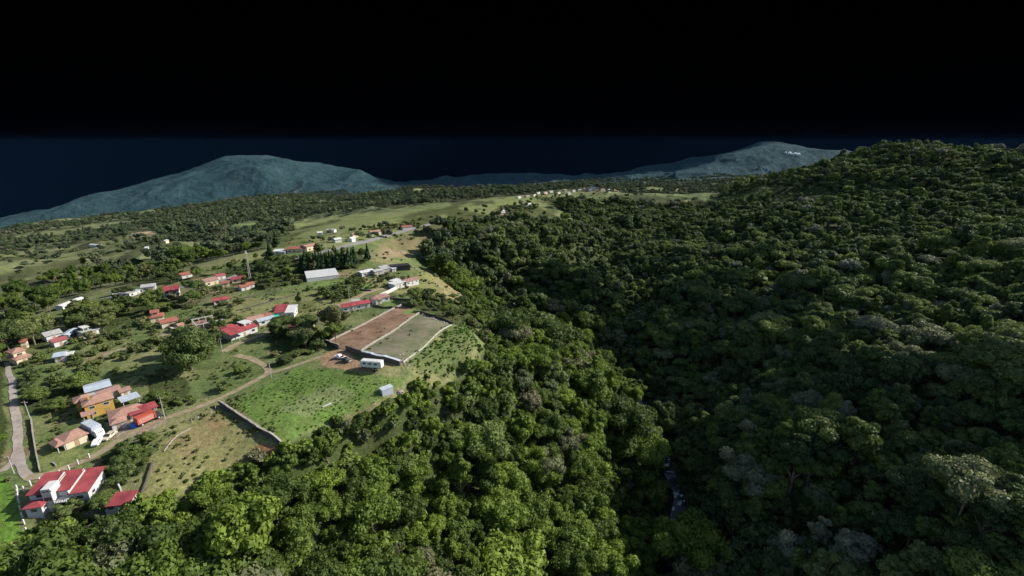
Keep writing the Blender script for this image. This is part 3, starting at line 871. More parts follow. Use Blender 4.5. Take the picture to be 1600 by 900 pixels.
# visible test for the individually built ones: seen from the camera along the ray
def visible(P, top=6.0):
    ok = np.ones(len(P), bool)
    for fr in np.linspace(0.4, 0.97, 14):
        q = P * fr; zz = CAMZ + (P[:, 2] + top - CAMZ) * fr
        ok &= zz > height(q[:, 0], q[:, 1]) + 2.0
    return ok
cand = np.where((u > 5) & (u < 1595) & (v < 925) & forest)[0]
cand = cand[np.argsort(f[cand] / size[cand])][:700]
cand = cand[visible(P[cand])][:300]
is_ind = np.zeros(len(P), bool); is_ind[cand] = True
FORM = ["round tree", "high trunked tree", "tall narrow tree", "wide flat tree", "massive tree", "tall oval tree", "small round tree", "broad umbrella tree", "lumpy crowned tree", "slim columnar tree"]
def slope_place(a, b):
    if b > 860: return "cut by the bottom edge, " + ("left" if a < 300 else "below the brown field" if a < 550 else "below the meadow" if a < 800 else "near the river")
    if a > 900: return "just left of the river"
    if b < 700: return "beside the green vacant lot" if a > 600 else "at the foot of the meadow"
    if a < 250: return "below the big red roofed house"
    if a < 480: return "below the brown field"
    return "halfway down the slope" + (" under the meadow" if a < 700 else " towards the gorge")
def hill_place(a, b):
    s_ = "at the river" if a < 1150 else "left of the right edge" if a > 1450 else "mid hillside" if a > 1300 else "just above the river"
    return ("at the bottom edge, " if b > 830 else "low down, " if b > 700 else "higher up, ") + s_
def grove_place(a, b):
    if b > 690: return "below the lane near the orange truck"
    if b > 600: return "left of the yellow house" if a < 180 else "right of the yellow house"
    if a < 110 and b > 500: return "at the left edge near the terracotta houses"
    if 240 < a < 350 and b > 490: return "around the biggest village tree"
    if a > 410 and b > 490: return "left of the red soil lot"
    if a > 600: return "by the plateau edge above the gorge" if b > 380 else "on the far plateau"
    if b > 465: return "behind the white villa"
    return "around the tall white pylon" if a > 330 else "along the paved village road"
FT = {True: "hill", False: "slope"}
for j, i in enumerate(cand):
    side = FT[bool(hillside[i])]
    k = int(RNG.integers(0, NK)); cme, tme = near_meshes[side][k]
    root = empty("forest_tree", P[i], float(RNG.uniform(0, 6.28)))
    s = float(size[i]); root.scale = (s * RNG.uniform(0.9, 1.1), s * RNG.uniform(0.9, 1.1), s * RNG.uniform(0.9, 1.15))
    if side == "slope":
        tag(root, "%s in the sunlit forest %s" % (FORM[k], slope_place(u[i], v[i])), "tree", "forest trees on the near slope")
    else:
        tag(root, "%s in the dark forest %s" % (FORM[k], hill_place(u[i], v[i])), "tree", "forest trees on the hillside right of the gorge")
    for nm, me in (("crown", cme), ("trunk", tme)):
        o = bpy.data.objects.new(nm, me); col.objects.link(o); o.parent = root
XU, YU, ZU, uu, vv, ff = jitter_grid(60, 430, lambda r: 3.4, 12)
k = zone_masks(uu, vv, ff)[0] & (river_dist(XU, YU) > 5)
hs = XU > np.interp(YU, [0, 150, 300, 450], [75, 75, 85, 60])
for w_, c_name in ((k & ~hs, C_UND), (k & hs, C_UNDH)):
    scatter("undergrowth", c_name, np.stack([XU, YU, ZU], 1)[w_], RNG.uniform(0.8, 2.2, w_.sum()), 13, 4)
# --- trees of the village groves, each one a thing
cand2 = np.where((u > 3) & (u < 800) & (v > 345) & grove & ~forest)[0]
cand2 = cand2[np.argsort(f[cand2] / size[cand2])][:420]
cand2 = cand2[visible(P[cand2], 5.0)][:290]
for i in cand2:
    k = int(RNG.integers(0, NK)); cme, tme = near_meshes["grove"][k]
    root = empty("tree", P[i], float(RNG.uniform(0, 6.28))); s = float(size[i]); root.scale = (s, s, s * RNG.uniform(0.8, 1.05))
    tag(root, "%s of a grove %s" % (FORM[k], grove_place(u[i], v[i])), "tree", "grove trees among the village houses")
    for nm, me in (("crown", cme), ("trunk", tme)):
        o = bpy.data.objects.new(nm, me); col.objects.link(o); o.parent = root
is_ind[cand2] = True
rest = ~is_ind
a = rest & ~hillside & (f < 420) ; b_ = rest & hillside & (f < 420); c_ = rest & (f >= 420)
print("TREES", a.sum(), b_.sum(), c_.sum(), len(cand))
scatter("forest", C_MID, P[a], size[a], 2, NK)
scatter("forest", C_MIDH, P[b_], size[b_], 3, NK)
fw_ = c_ & ~hillside & ((u < 700) | (v < 318))
c_ = c_ & ~fw_
scatter("forest", C_FAR, P[c_], size[c_], 4, NK)
scatter("forest", C_FARW, P[fw_], size[fw_], 14, NK)
# --- far woods out to the foot of the mountains
X, Y, Z, u, v, f = jitter_grid(1350, 4600, lambda r: 11 + (r - 1350) * 0.0035, 7, 54)
k = (u > -60) & (u < 1660) & (fbm(X / 260, Y / 260, 99, 4) < 0.56) & (RNG.uniform(0, 1, len(X)) < 0.45)
k &= ~(inpoly(u, v, PATCH[10][0]) | inpoly(u, v, PATCH[11][0]))
scatter("forest", C_FARW, np.stack([X, Y, Z], 1)[k], (0.85 + (f / 4000) * 0.6 + 0 * X)[k] * RNG.uniform(0.6, 1.3, k.sum()), 8, NK)
print("FAR", k.sum())

# ------------------------------------------------------------------ shrubs and weeds on the open ground
BUILT = []   # keep-clear discs (x, y, r) filled by the buildings below

def roof_mb(kind, x0, y0, x1, y1, z, rh, ov, axis='x', th=0.16):
    mb = MB(); X0, Y0, X1, Y1 = x0 - ov, y0 - ov, x1 + ov, y1 + ov
    cx, cy = (X0 + X1) / 2, (Y0 + Y1) / 2
    def shell(vs, fs):
        n = len(vs); low = [(a, b, c - th) for a, b, c in vs]
        mb.add(vs, fs); mb.add(low, [f_[::-1] for f_ in fs])
        edges = {}
        for f_ in fs:
            for i in range(len(f_)):
                e = (f_[i], f_[(i + 1) % len(f_)])
                edges[e] = 1
        for (a, b) in list(edges):
            if (b, a) not in edges: mb.add([vs[a], vs[b], low[b], low[a]], [(0, 3, 2, 1)])
    if kind == 'flat':
        mb.box(X0, Y0, z, X1, Y1, z + 0.22)
    elif kind == 'shed':
        shell([(X0, Y0, z), (X1, Y0, z), (X1, Y1, z + rh), (X0, Y1, z + rh)], [(0, 1, 2, 3)])
    elif kind == 'shedx':
        shell([(X0, Y0, z + rh), (X1, Y0, z), (X1, Y1, z), (X0, Y1, z + rh)], [(0, 1, 2, 3)])
    elif kind == 'gable':
        if axis == 'x': shell([(X0, Y0, z), (X1, Y0, z), (X1, cy, z + rh), (X0, cy, z + rh), (X1, Y1, z), (X0, Y1, z)], [(0, 1, 2, 3), (3, 2, 4, 5)])
        else: shell([(X0, Y0, z), (cx, Y0, z + rh), (cx, Y1, z + rh), (X0, Y1, z), (X1, Y0, z), (X1, Y1, z)], [(0, 1, 2, 3), (1, 4, 5, 2)])
    else:
        d = min(X1 - X0, Y1 - Y0) / 2
        if X1 - X0 >= Y1 - Y0: a, b = (X0 + d, cy, z + rh), (X1 - d + 0.01, cy, z + rh)
        else: a, b = (cx, Y0 + d, z + rh), (cx, Y1 - d + 0.01, z + rh)
        V = [(X0, Y0, z), (X1, Y0, z), (X1, Y1, z), (X0, Y1, z), a, b]
        if X1 - X0 >= Y1 - Y0: F = [(0, 1, 5, 4), (1, 2, 5), (2, 3, 4, 5), (3, 0, 4)]
        else: F = [(0, 1, 4), (1, 2, 5, 4), (2, 3, 5), (3, 0, 4, 5)]
        shell(V, F)
    return mb

def opening(root, name, face, a, b, z0, z1, x0, y0, x1, y1, frame=WHITE, pane=GLASS, sub=True):
    """a window or door on one wall; face f(ront), b(ack), l(eft), r(ight)"""
    def bx(s0, s1, p0, p1, q0, q1):
        mb = MB()
        if face == 'f': mb.box(s0, y0 - p1, q0, s1, y0 - p0, q1)
        elif face == 'b': mb.box(s0, y1 + p0, q0, s1, y1 + p1, q1)
        elif face == 'l': mb.box(x0 - p1, s0, q0, x0 - p0, s1, q1)
        else: mb.box(x1 + p0, s0, q0, x1 + p1, s1, q1)
        return mb
    m_ = MB(); w = 0.09
    for q in (bx(a, b, 0.003, 0.07, z0, z0 + w), bx(a, b, 0.003, 0.07, z1 - w, z1), bx(a, a + w, 0.003, 0.068, z0 + w, z1 - w), bx(b - w, b, 0.003, 0.068, z0 + w, z1 - w)):
        m_.add(q.v, q.f)
    if sub:
        o = m_.build(name, frame, root)
        bx(a + w, b - w, 0.003, 0.03, z0 + w, z1 - w).build("pane" if name == "window" else "panel", pane, o)
    else:
        q = bx(a, b, 0.003, 0.05, z0, z1); q.build(name, pane, root)

def building(name, label, cat, p1, p2, blocks, detail=1, group=None, sink=1.5):
    A, B = gp(*p1), gp(*p2)
    d = B[:2] - A[:2]; L = float(np.linalg.norm(d)); ang = math.atan2(d[1], d[0])
    ex = d / L; ey = np.array([-ex[1], ex[0]])
    cs = []
    for bl in blocks:
        for fx in (bl['x'][0], bl['x'][1]):
            for yy in bl['y']:
                q = A[:2] + ex * fx * L + ey * yy; cs.append(gz(*q))
    z = float(np.median(cs))
    root = empty(name, (A[0], A[1], z), ang); tag(root, label, cat, group)
    for bi, bl in enumerate(blocks):
        bl = dict(bl); bl['y'] = (bl['y'][0] * .8, bl['y'][1] * .8); bl['h0'] = bl['h']; bl['h'] *= .85; bl['rh'] = bl.get('rh', 1.1) * .72
        x0, x1 = bl['x'][0] * L, bl['x'][1] * L; y0, y1 = bl['y']; H = bl['h']; rk = bl.get('roof', 'gable'); rh = bl.get('rh', 1.1)
        wm = bl.get('wall', WHITE); rm = bl.get('rmat', REDROOF); ov = bl.get('ov', 0.45); ax = bl.get('axis', 'x'); zb = bl.get('z', 0)
        q = A[:2] + ex * (x0 + x1) / 2 + ey * (y0 + y1) / 2
        BUILT.append((q[0], q[1], max(x1 - x0, y1 - y0) * 0.62 + 1.0))
        if wm:
            wmb = MB(); bot = -sink if not zb else zb
            wmb.box(x0, y0, bot, x1, y1, H)
            cx, cy = (x0 + x1) / 2, (y0 + y1) / 2
            e = rh * 0.9
            if rk == 'gable' and ax == 'x':
                wmb.add([(x0 + .01, y0 + .2, H), (x0 + .01, y1 - .2, H), (x0 + .01, cy, H + e), (x1 - .01, y0 + .2, H), (x1 - .01, y1 - .2, H), (x1 - .01, cy, H + e)], [(0, 2, 1), (3, 4, 5)])
            elif rk == 'gable':
                wmb.add([(x0 + .2, y0 + .01, H), (x1 - .2, y0 + .01, H), (cx, y0 + .01, H + e), (x0 + .2, y1 - .01, H), (x1 - .2, y1 - .01, H), (cx, y1 - .01, H + e)], [(0, 1, 2), (3, 5, 4)])
            elif rk == 'shed':
                wmb.add([(x0 + .01, y0, H), (x0 + .01, y1, H), (x0 + .01, y1, H + e), (x1 - .01, y0, H), (x1 - .01, y1, H), (x1 - .01, y1, H + e)], [(0, 2, 1), (3, 4, 5)])
                wmb.add([(x0, y1, H), (x1, y1, H), (x1, y1, H + e), (x0, y1, H + e)], [(0, 3, 2, 1)])
            wmb.build("wall", wm, root)
        else:
            n = max(2, int((x1 - x0) / 3) + 1)
            for k in range(n):
                for yy in (y0 + 0.1, y1 - 0.1):
                    xx = x0 + 0.1 + (x1 - x0 - 0.2) * k / (n - 1)
                    MB().box(xx - 0.1, yy - 0.1, -sink, xx + 0.1, yy + 0.1, H).build("post", CONC, root)
        if rk != 'none':
            roof = roof_mb(rk, x0, y0, x1, y1, H + 0.02 + (0.17 if rk != 'flat' else 0), rh, ov, ax).build("roof", rm, root)
            if bl.get('chimney'):
                MB().box(x0 + 1.4, (y0 + y1) / 2 - .9, H + rh * 0.3, x0 + 2.0, (y0 + y1) / 2 - .3, H + rh + 0.9).build("chimney", wm or CONC, roof)
        if detail and wm and not bl.get('blank'):
            storeys = 2 if bl['h0'] > 4.6 else 1
            for s_ in range(storeys):
                zz = 0.85 + s_ * 2.15
                w = x1 - x0; n = max(1, int(w / (2.6 if detail > 1 else 3.4)))
                for k in range(n):
                    c = x0 + w * (k + 0.5) / n
                    if s_ == 0 and k == n // 2 and not bl.get('nodoor'):
                        opening(root, "door", 'f', c - .5, c + .5, 0.05, 1.95, x0, y0, x1, y1, WOOD, WOOD, detail > 1)
                    else:
                        ww = min(0.75, w / n * 0.34)
                        opening(root, "window", 'f', c - ww, c + ww, zz, zz + 1.0, x0, y0, x1, y1, sub=detail > 1)
                dd = y1 - y0; n = max(1, int(dd / 3.6))
                for k in range(n):
                    c = y0 + dd * (k + 0.5) / n
                    for fc in ('r', 'l'):
                        if fc in bl.get('sides', 'r'):
                            opening(root, "window", fc, c - .6, c + .6, zz, zz + 1.0, x0, y0, x1, y1, sub=detail > 1)
    return root, L

def B_(x, y, h, **k): return dict(x=x, y=y, h=h, **k)
# --- bottom left
r, L = building("house", "large modern white house with steep red roofs and white parapets, bottom left", "house", (52,794), (140,789), [
    B_((0, .36), (0, 8), 4.9, roof='shed', rh=1.3, nodoor=1, chimney=0),
    B_((.38, .66), (1.2, 8.6), 4.2, roof='shed', rh=1.6),
    B_((.70, 1.02), (0.5, 9.5), 3.2, roof='shed', rh=2.0, nodoor=1),
    B_((.02, .30), (-3.0, -0.05), 2.6, roof='hip', rh=0.8, nodoor=1)], detail=2)
MB().box(.28 * L, -.9, -1, .45 * L, 2.4, 5.7).build("tower", WHITE, r)
for k in range(3):
    xx = .28 * L + .45 + k * .7
    MB().box(xx, -.94, 4.9, xx + .35, -.903, 5.25).build("window", GLASS, r)
MB().box(.30 * L, -.95, 2.3, .43 * L, -.903, 3.4).build("window", GLASS, r)
for xx, ya, yb, zz in ((.372, .2, 6.0, 4.2), (.68, .1, 7.2, 3.6)):
    MB().add([(xx*L-.12, ya, zz-1.0), (xx*L+.16, ya, zz-1.0), (xx*L+.16, yb, zz+.4), (xx*L-.12, yb, zz+.4), (xx*L-.12, ya, zz), (xx*L+.16, ya, zz), (xx*L+.16, yb, zz+1.3), (xx*L-.12, yb, zz+1.3)],
        [(0,3,2,1),(4,5,6,7),(0,1,5,4),(1,2,6,5),(2,3,7,6),(3,0,4,7)]).build("parapet", WHITE, r)
MB().box(.46 * L, -1.4, 0.1, .70 * L, .9, .25).build("terrace", CONC, r)
mb = MB(); mb.box(.47 * L, -1.4, 2.55, .70 * L, -1.32, 2.65)
for k in range(9): mb.box(.47 * L + k * .35, -1.4, 1.85, .47 * L + k * .35 + .05, -1.33, 2.55)
mb.build("railing", BLACK, r)
MB().box(.47 * L, -1.4, 1.7, .70 * L, .92, 1.85).build("balcony", WHITE, r)
building("shed", "small white outbuilding with red roof beside the rubble strip", "shed", (167,806), (205,801), [B_((0, 1), (0, 4), 2.4, roof='shed', rh=1.2)], detail=2)
building("house", "cream house with pinkish hip roof and a porch, alone on the fenced lawn", "house", (92,708), (139,689), [
    B_((.26, 1), (0, 7), 2.8, roof='hip', rh=1.5, wall=CREAM, rmat=TILE), B_((0, .24), (0, 5.5), 2.7, roof='hip', rh=1.0, wall=None, rmat=TILE)], detail=2)
building("house", "two storey bright yellow house with terracotta hip roofs", "house", (137,655), (181,641), [
    B_((0, 1), (0, 8), 5.4, roof='hip', rh=1.6, wall=YELLOW, rmat=TILE, chimney=1), B_((-.22, .25), (7.5, 13), 4.8, roof='hip', rh=1.2, wall=YELLOW, rmat=TILE, nodoor=1),
    B_((-.12, .2), (-2.6, -.05), 2.6, roof='shed', rh=.6, wall=None, rmat=TILE)], detail=2)
building("shed", "long shed with pale blue grey metal roof behind the yellow house", "shed", (138,624), (175,613), [B_((0, 1), (0, 8), 3, roof='gable', rh=.9, wall=WHITE, rmat=ZINC)])
building("house", "low white house with weathered brown roof between the metal shed and the yellow house", "house", (160,629), (190,618), [B_((0, 1), (0, 5), 3, roof='gable', rh=1.1, rmat=BROWNROOF)])
building("shed", "tiny brown roofed hut right of the brown roofed house by the yellow house", "shed", (191,622), (205,617), [B_((0, 1), (0, 4), 2.4, roof='gable', rh=.8, rmat=BROWNROOF)])
building("carport", "open carport with light grey corrugated roof behind the pinkish roofed house", "carport", (194,637), (219,628), [B_((0, 1), (0, 4.5), 2.4, roof='shed', rh=.4, wall=None, rmat=ZINC)])
building("house", "white house with wide pinkish hip roof and porch, next to the orange truck", "house", (176,668), (226,652), [
    B_((0, 1), (0, 8), 3, roof='hip', rh=1.5, rmat=TILE), B_((0, .42), (-4, -.05), 2.9, roof='hip', rh=1.2, rmat=TILE)], detail=2)
building("carport", "red roofed lean-to shelter behind the orange truck", "carport", (208,660), (247,646), [B_((0, 1), (0, 4), 3.0, roof='shed', rh=.7, wall=None, rmat=REDROOF)])
# --- left middle
building("house", "two storey house with stacked terracotta hip roofs beside the gravel road at the left edge", "house", (28,571), (51,564), [
    B_((0, 1), (0, 8), 2.9, roof='hip', rh=1.2, wall=CREAM, rmat=TILE), B_((.1, .9), (3, 9), 5.4, roof='hip', rh=1.4, wall=CREAM, rmat=TILE)])
building("house", "low house with terracotta roof cut by the left edge of the picture", "house", (-10,546), (6,543), [B_((0, 1), (0, 7), 2.8, roof='hip', rh=1.3, wall=CREAM, rmat=TILE)])
building("house", "narrow cream house with small orange roof behind the two storey terracotta house", "house", (35,546), (44,544), [B_((0, 1), (0, 5), 4, roof='gable', rh=1, wall=CREAM, rmat=ORROOF)])
building("house", "white house with grey gable roof on the left, behind the maroon roofed one", "house", (74,534), (98,527), [B_((0, 1), (0, 8), 3.2, roof='gable', rh=1.6, rmat=GREYROOF)])
building("house", "white cottage with maroon roof in front of the grey gabled house", "house", (86,543), (107,537), [B_((0, 1), (0, 6), 2.8, roof='gable', rh=1.2, rmat=MAROON)])
building("shed", "narrow white metal roofed shed between the grey gabled house and the white villa", "shed", (109,530), (124,521), [B_((0, 1), (0, 4), 2.5, roof='gable', rh=.7, rmat=ZINC)])
building("house", "white villa of several flat roofed blocks left of the open field", "house", (131,529), (157,522), [
    B_((0, .55), (0, 8), 3.6, roof='flat', wall=WHITE, rmat=GREYROOF), B_((.56, 1), (1, 7), 2.8, roof='gable', rh=1, rmat=GREYROOF), B_((.2, .5), (2, 6), 5.2, roof='flat', rmat=WHITE)])
building("house", "small white house with grey roof alone among bushes left of the field lane", "house", (87,567), (113,563), [
    B_((0, .6), (0, 6), 3, roof='gable', rh=1, rmat=ZINC), B_((.6, 1), (0.5, 5), 2.5, roof='flat', rmat=WHITE)])
building("house", "cream house with steep orange red roofs left of the longer orange roofed one", "house", (236,505), (257,501), [
    B_((0, 1), (0, 7), 3, roof='hip', rh=1.3, wall=CREAM, rmat=ORROOF), B_((.15, .7), (3, 8), 5, roof='gable', rh=1.2, wall=CREAM, rmat=ORROOF)])
building("house", "long cream house with one orange red gable roof behind the big dark tree", "house", (254,514), (279,508), [B_((0, 1), (0, 7), 3, roof='gable', rh=1.6, wall=CREAM, rmat=ORROOF)])
building("house", "half built cream house with short walls just left of the big dark tree", "house", (273,521), (290,516), [B_((0, .5), (0, 5), 2.6, roof='none', wall=CREAM), B_((.55, 1), (1, 5), 3.2, roof='gable', rh=.8, wall=CREAM, rmat=TILE)])
building("warehouse", "long narrow building with white roof standing alone at the wood's edge far left", "warehouse", (99,484), (133,472), [B_((0, 1), (0, 5), 3, roof='gable', rh=.8, rmat=WHITE)])
building("house", "tall white house with red roof beside the grey yard in the tree belt", "house", (256,467), (280,463), [B_((0, 1), (0, 8), 4.8, roof='shed', rh=2.2), B_((-.3, 0), (2, 8), 2.6, roof='shed', rh=1, rmat=BROWNROOF)])
building("house", "grey roofed house with white gable left of the tall red roofed house", "house", (222,456), (243,452), [B_((0, 1), (0, 8), 3, roof='gable', rh=1.6, rmat=GREYROOF)])
building("house", "leftmost grey roofed house in the tree belt", "house", (176,463), (197,458), [B_((0, 1), (0, 7), 2.8, roof='gable', rh=1, rmat=GREYROOF)])
building("house", "pale grey flat roofed building between two grey roofed houses in the tree belt", "house", (203,464), (220,458), [B_((0, 1), (0, 9), 3, roof='flat', rmat=GREYROOF)])
building("house", "small cream house with a plain red gable roof alone in the open fields", "house", (335,477), (358,473), [B_((0, 1), (0, 6), 2.6, roof='gable', rh=1.4, wall=CREAM, rmat=REDROOF)])
building("house", "white cottage with orange red roof at the edge of the far wood", "house", (285,436), (301,432), [B_((0, 1), (0, 8), 3, roof='gable', rh=1.6, rmat=ORROOF)])
building("house", "cream house with pale brown roof beside the paved road", "house", (322,448), (342,443), [B_((0, 1), (0, 9), 3.4, roof='gable', rh=1.8, wall=CREAM, rmat=BROWNROOF)])
building("house", "small maroon roofed house directly behind the pale brown roofed one", "house", (340,438), (353,435), [B_((0, 1), (0, 6), 3, roof='gable', rh=1.2, rmat=MAROON)])
building("house", "tiny orange red roofed house right of the pale brown roofed one", "house", (347,449), (359,447), [B_((0, 1), (0, 6), 2.6, roof='gable', rh=1.2, wall=CREAM, rmat=ORROOF)])
building("house", "long low red roofed house below the tall white pylon", "house", (363,443), (384,440), [B_((0, 1), (0, 6), 2.8, roof='gable', rh=1.4, wall=CREAM, rmat=REDROOF)])
building("house", "white house with two orange red roofs, rightmost below the pylon", "house", (378,455), (400,450), [B_((0, .55), (0, 6), 2.6, roof='gable', rh=1.2, rmat=ORROOF), B_((.55, 1), (2, 8), 2.8, roof='gable', rh=1.3, rmat=ORROOF)])
building("house", "long white house with bright red roofs and dark lean-to, right of the big tree", "house", (360,533), (403,518), [
    B_((0.05, 1), (0, 8), 3.1, roof='shed', rh=1.8), B_((.2, .62), (8.5, 15), 3.4, roof='hip', rh=1.6), B_((.7, .95), (4, 9.5), 5.2, roof='flat', rmat=WHITE),
    B_((-.08, .2), (-3.6, -.05), 2.5, roof='shed', rh=.6, wall=None, rmat=DARK)])
building("house", "long house with faded orange tile roof and grey metal end behind bright red roofs", "house", (393,511), (428,502), [
    B_((0, .65), (2, 9), 3, roof='gable', rh=1.4, wall=CREAM, rmat=TILE), B_((.3, 1), (-2, 1.9), 2.6, roof='shed', rh=.7, rmat=ZINC), B_((.66, 1), (2, 8), 3, roof='gable', rh=1.2, rmat=ORROOF)])
building("house", "white house, half red and half white roof, behind the round green tree", "house", (430,498), (460,496), [
    B_((0, .5), (0, 9), 3.6, roof='shed', rh=2.4), B_((.5, 1), (0, 9), 3.2, roof='shed', rh=2.0, rmat=WHITE)])
building("awning", "teal tarpaulin shelter at the left foot of the half red, half white house", "awning", (425,502), (436,499), [B_((0, 1), (0, 3), 2.3, roof='shed', rh=.5, wall=None, rmat=TEAL)])
building("house", "house with maroon hip roof almost buried in dark trees", "house", (453,521), (478,519), [B_((0, 1), (0, 8), 3.4, roof='hip', rh=1.6, wall=CREAM, rmat=MAROON)])
building("house", "brown roofed wing of farm buildings right of the maroon hip roof", "house", (478,517), (492,510), [B_((0, 1), (0, 5), 3.4, roof='gable', rh=1.2, wall=CREAM, rmat=BROWNROOF)])
building("house", "white house with two bright red roofs beside the lane above the red soil lot", "house", (536,488), (579,481), [
    B_((0, .42), (0, 7), 3.1, roof='gable', rh=1.3), B_((.46, 1), (1, 8), 3.1, roof='gable', rh=1.5), B_((.44, .7), (7, 11), 3.6, roof='flat', rmat=GREYROOF)], detail=2)
building("house", "white house with dull brown roofs right behind the white and red house on the lane", "house", (583,475), (609,470), [
    B_((0, 1), (0, 8), 3, roof='hip', rh=1.5, rmat=BROWNROOF), B_((.1, .45), (-3, -.05), 2.6, roof='gable', rh=.8, axis='y', rmat=BROWNROOF)], detail=2)
building("house", "bright white flat roofed house near the grassy cliff edge", "house", (617,452), (653,444), [
    B_((0, .45), (0, 7), 3.3, roof='flat', rmat=WHITE), B_((.46, 1), (-1, 6), 2.9, roof='gable', rh=.9, rmat=BROWNROOF), B_((.2, .5), (7.1, 11), 3.6, roof='flat', rmat=WHITE)], detail=2)
building("house", "low white roofed farm building left of the grey roofed sheds near the cliff", "house", (566,433), (585,428), [B_((0, 1), (0, 7), 3, roof='gable', rh=.9, rmat=WHITE)])
building("shed", "cluttered grey roofed sheds next to the black netting", "shed", (586,431), (619,424), [
    B_((0, .4), (0, 6), 3, roof='gable', rh=1, wall=CONC, rmat=GREYROOF), B_((.42, .8), (1, 9), 3.4, roof='shed', rh=1, wall=CONC, rmat=GREYROOF), B_((.82, 1), (0, 5), 2.6, roof='gable', rh=.8, rmat=ZINC)])
building("shade_house", "black netting shade house on the plateau edge", "shade house", (606,425), (641,422.5), [B_((0, 1), (0, 8), 4.0, roof='flat', wall=DARK, rmat=DARK, blank=1, ov=.1)], detail=0)
building("greenhouse", "wide low greenhouse with three whitish roofs by the tree belt", "greenhouse", (480,441), (530,434), [
    B_((0, .99), (k * 8, k * 8 + 7.9), 2.6, roof='gable', rh=.9, wall=WHITE, rmat=mat_plain("white_film", (.40, .41, .40), var=.12), blank=1, ov=.1) for k in range(3)], detail=0)
building("house", "very long low building with dark red roof by the main road beyond the pines", "building", (449,396), (479,393), [B_((0, 1), (0, 11), 3.5, roof='gable', rh=2.0, wall=CREAM, rmat=ORROOF)])
building("house", "cream building with pale roofs joined to the right of the long dark red roof", "building", (480,393), (497,389), [B_((0, 1), (0, 10), 4.5, roof='gable', rh=1.2, wall=CREAM, rmat=TILE)])
building("shed", "low white and grey sheds left of the long dark red roof", "shed", (427,398), (447,396), [B_((0, .6), (0, 8), 2.5, roof='shed', rh=.6, rmat=WHITE), B_((.65, 1), (-3, 4), 2.5, roof='gable', rh=.7, rmat=GREYROOF)])
FARB = [  # u, v, width px, roof, wall, label
 (340,397,9,GREYROOF,WHITE,"white speck of a house in the trees left of the yellow-green field"),
 (516,364,12,GREYROOF,WHITE,"pale grey roofed house among trees beyond the main road, leftmost of its row"),
 (500,368,7,WHITE,WHITE,"tiny white hut left of the pale grey roofed house beyond the main road"),
 (529,379,10,WHITE,WHITE,"white house on the near side of the main road, beyond the pines"),
 (553,378,6,WHITE,WHITE,"tiny white hut on the main road right of the white house"),
 (556,371,8,BROWNROOF,CREAM,"brown roofed hut between the main road and the orange roofed house"),
 (588,367,14,TILE,CREAM,"orange roofed cream house beyond the main road"),
 (637,359,15,ORROOF,WHITE,"pinkish red roofed house alone beside the upper main road"),
 (700,351,7,WHITE,WHITE,"tiny white house near the far end of the main road"),
 (781,340,12,BROWNROOF,WHITE,"brown roofed farmhouse in the clump of dark trees on the far plateau"),
 (787,333,7,WHITE,WHITE,"white gabled house right behind the brown roofed farmhouse on the far plateau"),
 (816,341,14,GREYROOF,CREAM,"flat grey cream building right of the farmhouse on the far plateau"),
 (826,322,8,WHITE,WHITE,"tiny white house left of the dark tree block on the far plateau"),
 (147,386,13,WHITE,WHITE,"long white roof alone in the dark left hills"),
 (230,392,5,WHITE,WHITE,"white speck in the woods below the bare brown field"),
 (183,360,5,WHITE,WHITE,"white speck in the far left plain above the bare brown field"),
 (618,311,9,WHITE,WHITE,"white building alone in the far woods under the large mountain"),
 (262,380,5,GREYROOF,CREAM,"grey speck of a roof right of the bare brown field"),
]
for (uu_, vv_, w_, rm, wm, lb) in FARB:
    building("house", lb, "house", (uu_ - w_ / 2, vv_ + .4), (uu_ + w_ / 2, vv_ - .4), [B_((0, 1), (0, max(6, w_ * .6)), 3.4, roof='gable', rh=1.6, wall=wm, rmat=rm)], detail=0, sink=3)
for i, (uu_, vv_, w_) in enumerate([(842,303,4),(853,303,5),(862,301,5),(874,303,4),(885,299,6),(897,300,4),(906,299,5),(915,298,6),(922,299,4),(930,297,10),(942,298,7),(951,300,4),(958,298,6),(969,299,7),(980,298,4),(905,296,3),(963,296,4),(890,304,4),(836,307,4),(825,308,5),(812,310,4)]):
    big = w_ == 10
    building("house", "big bright white block in the middle of the far town" if big else "small pale house of the far town on the horizon plain", "house", (uu_ - w_ / 2, vv_ + .3), (uu_ + w_ / 2, vv_ - .3),
             [B_((0, 1), (0, w_ * 1.4), 6 if big else 3.2, roof='gable', rh=1.6, wall=WHITE if big else (CREAM, CONC, WHITE)[i % 3], rmat=(GREYROOF, TILE, CONC)[i % 3] if not big else WHITE)], detail=0, group=None if big else "small houses of the far town", sink=4)

# unfinished concrete building
A = gp(308, 518); Bp = gp(352, 508); d = (Bp - A)[:2]; L = float(np.linalg.norm(d))
r = empty("unfinished_building", A, math.atan2(d[1], d[0])); tag(r, "roofless unfinished building of grey concrete beams around a brown floor", "building")
BUILT.append((A[0] + d[0] / 2, A[1] + d[1] / 2 + 4, 9))
MB().box(0, 0, -1, L, 10, .15).build("floor_slab", REDSOIL, r)
for k in range(5):
    for yy in (0, 9.7): MB().box(k * (L - .3) / 4, yy, .15, k * (L - .3) / 4 + .3, yy + .3, 2.9).build("column", CONC, r)
for yy in (-.05, 9.65): MB().box(-.2, yy, 2.9, L + .2, yy + .4, 3.3).build("beam", CONC, r)
for xx in (-.1, L - .3): MB().box(xx, .36, 2.9, xx + .4, 9.64, 3.28).build("beam", CONC, r)
MB().box(.3, 9.72, .15, L * .5, 9.95, 1.8).build("wall", TILE, r)

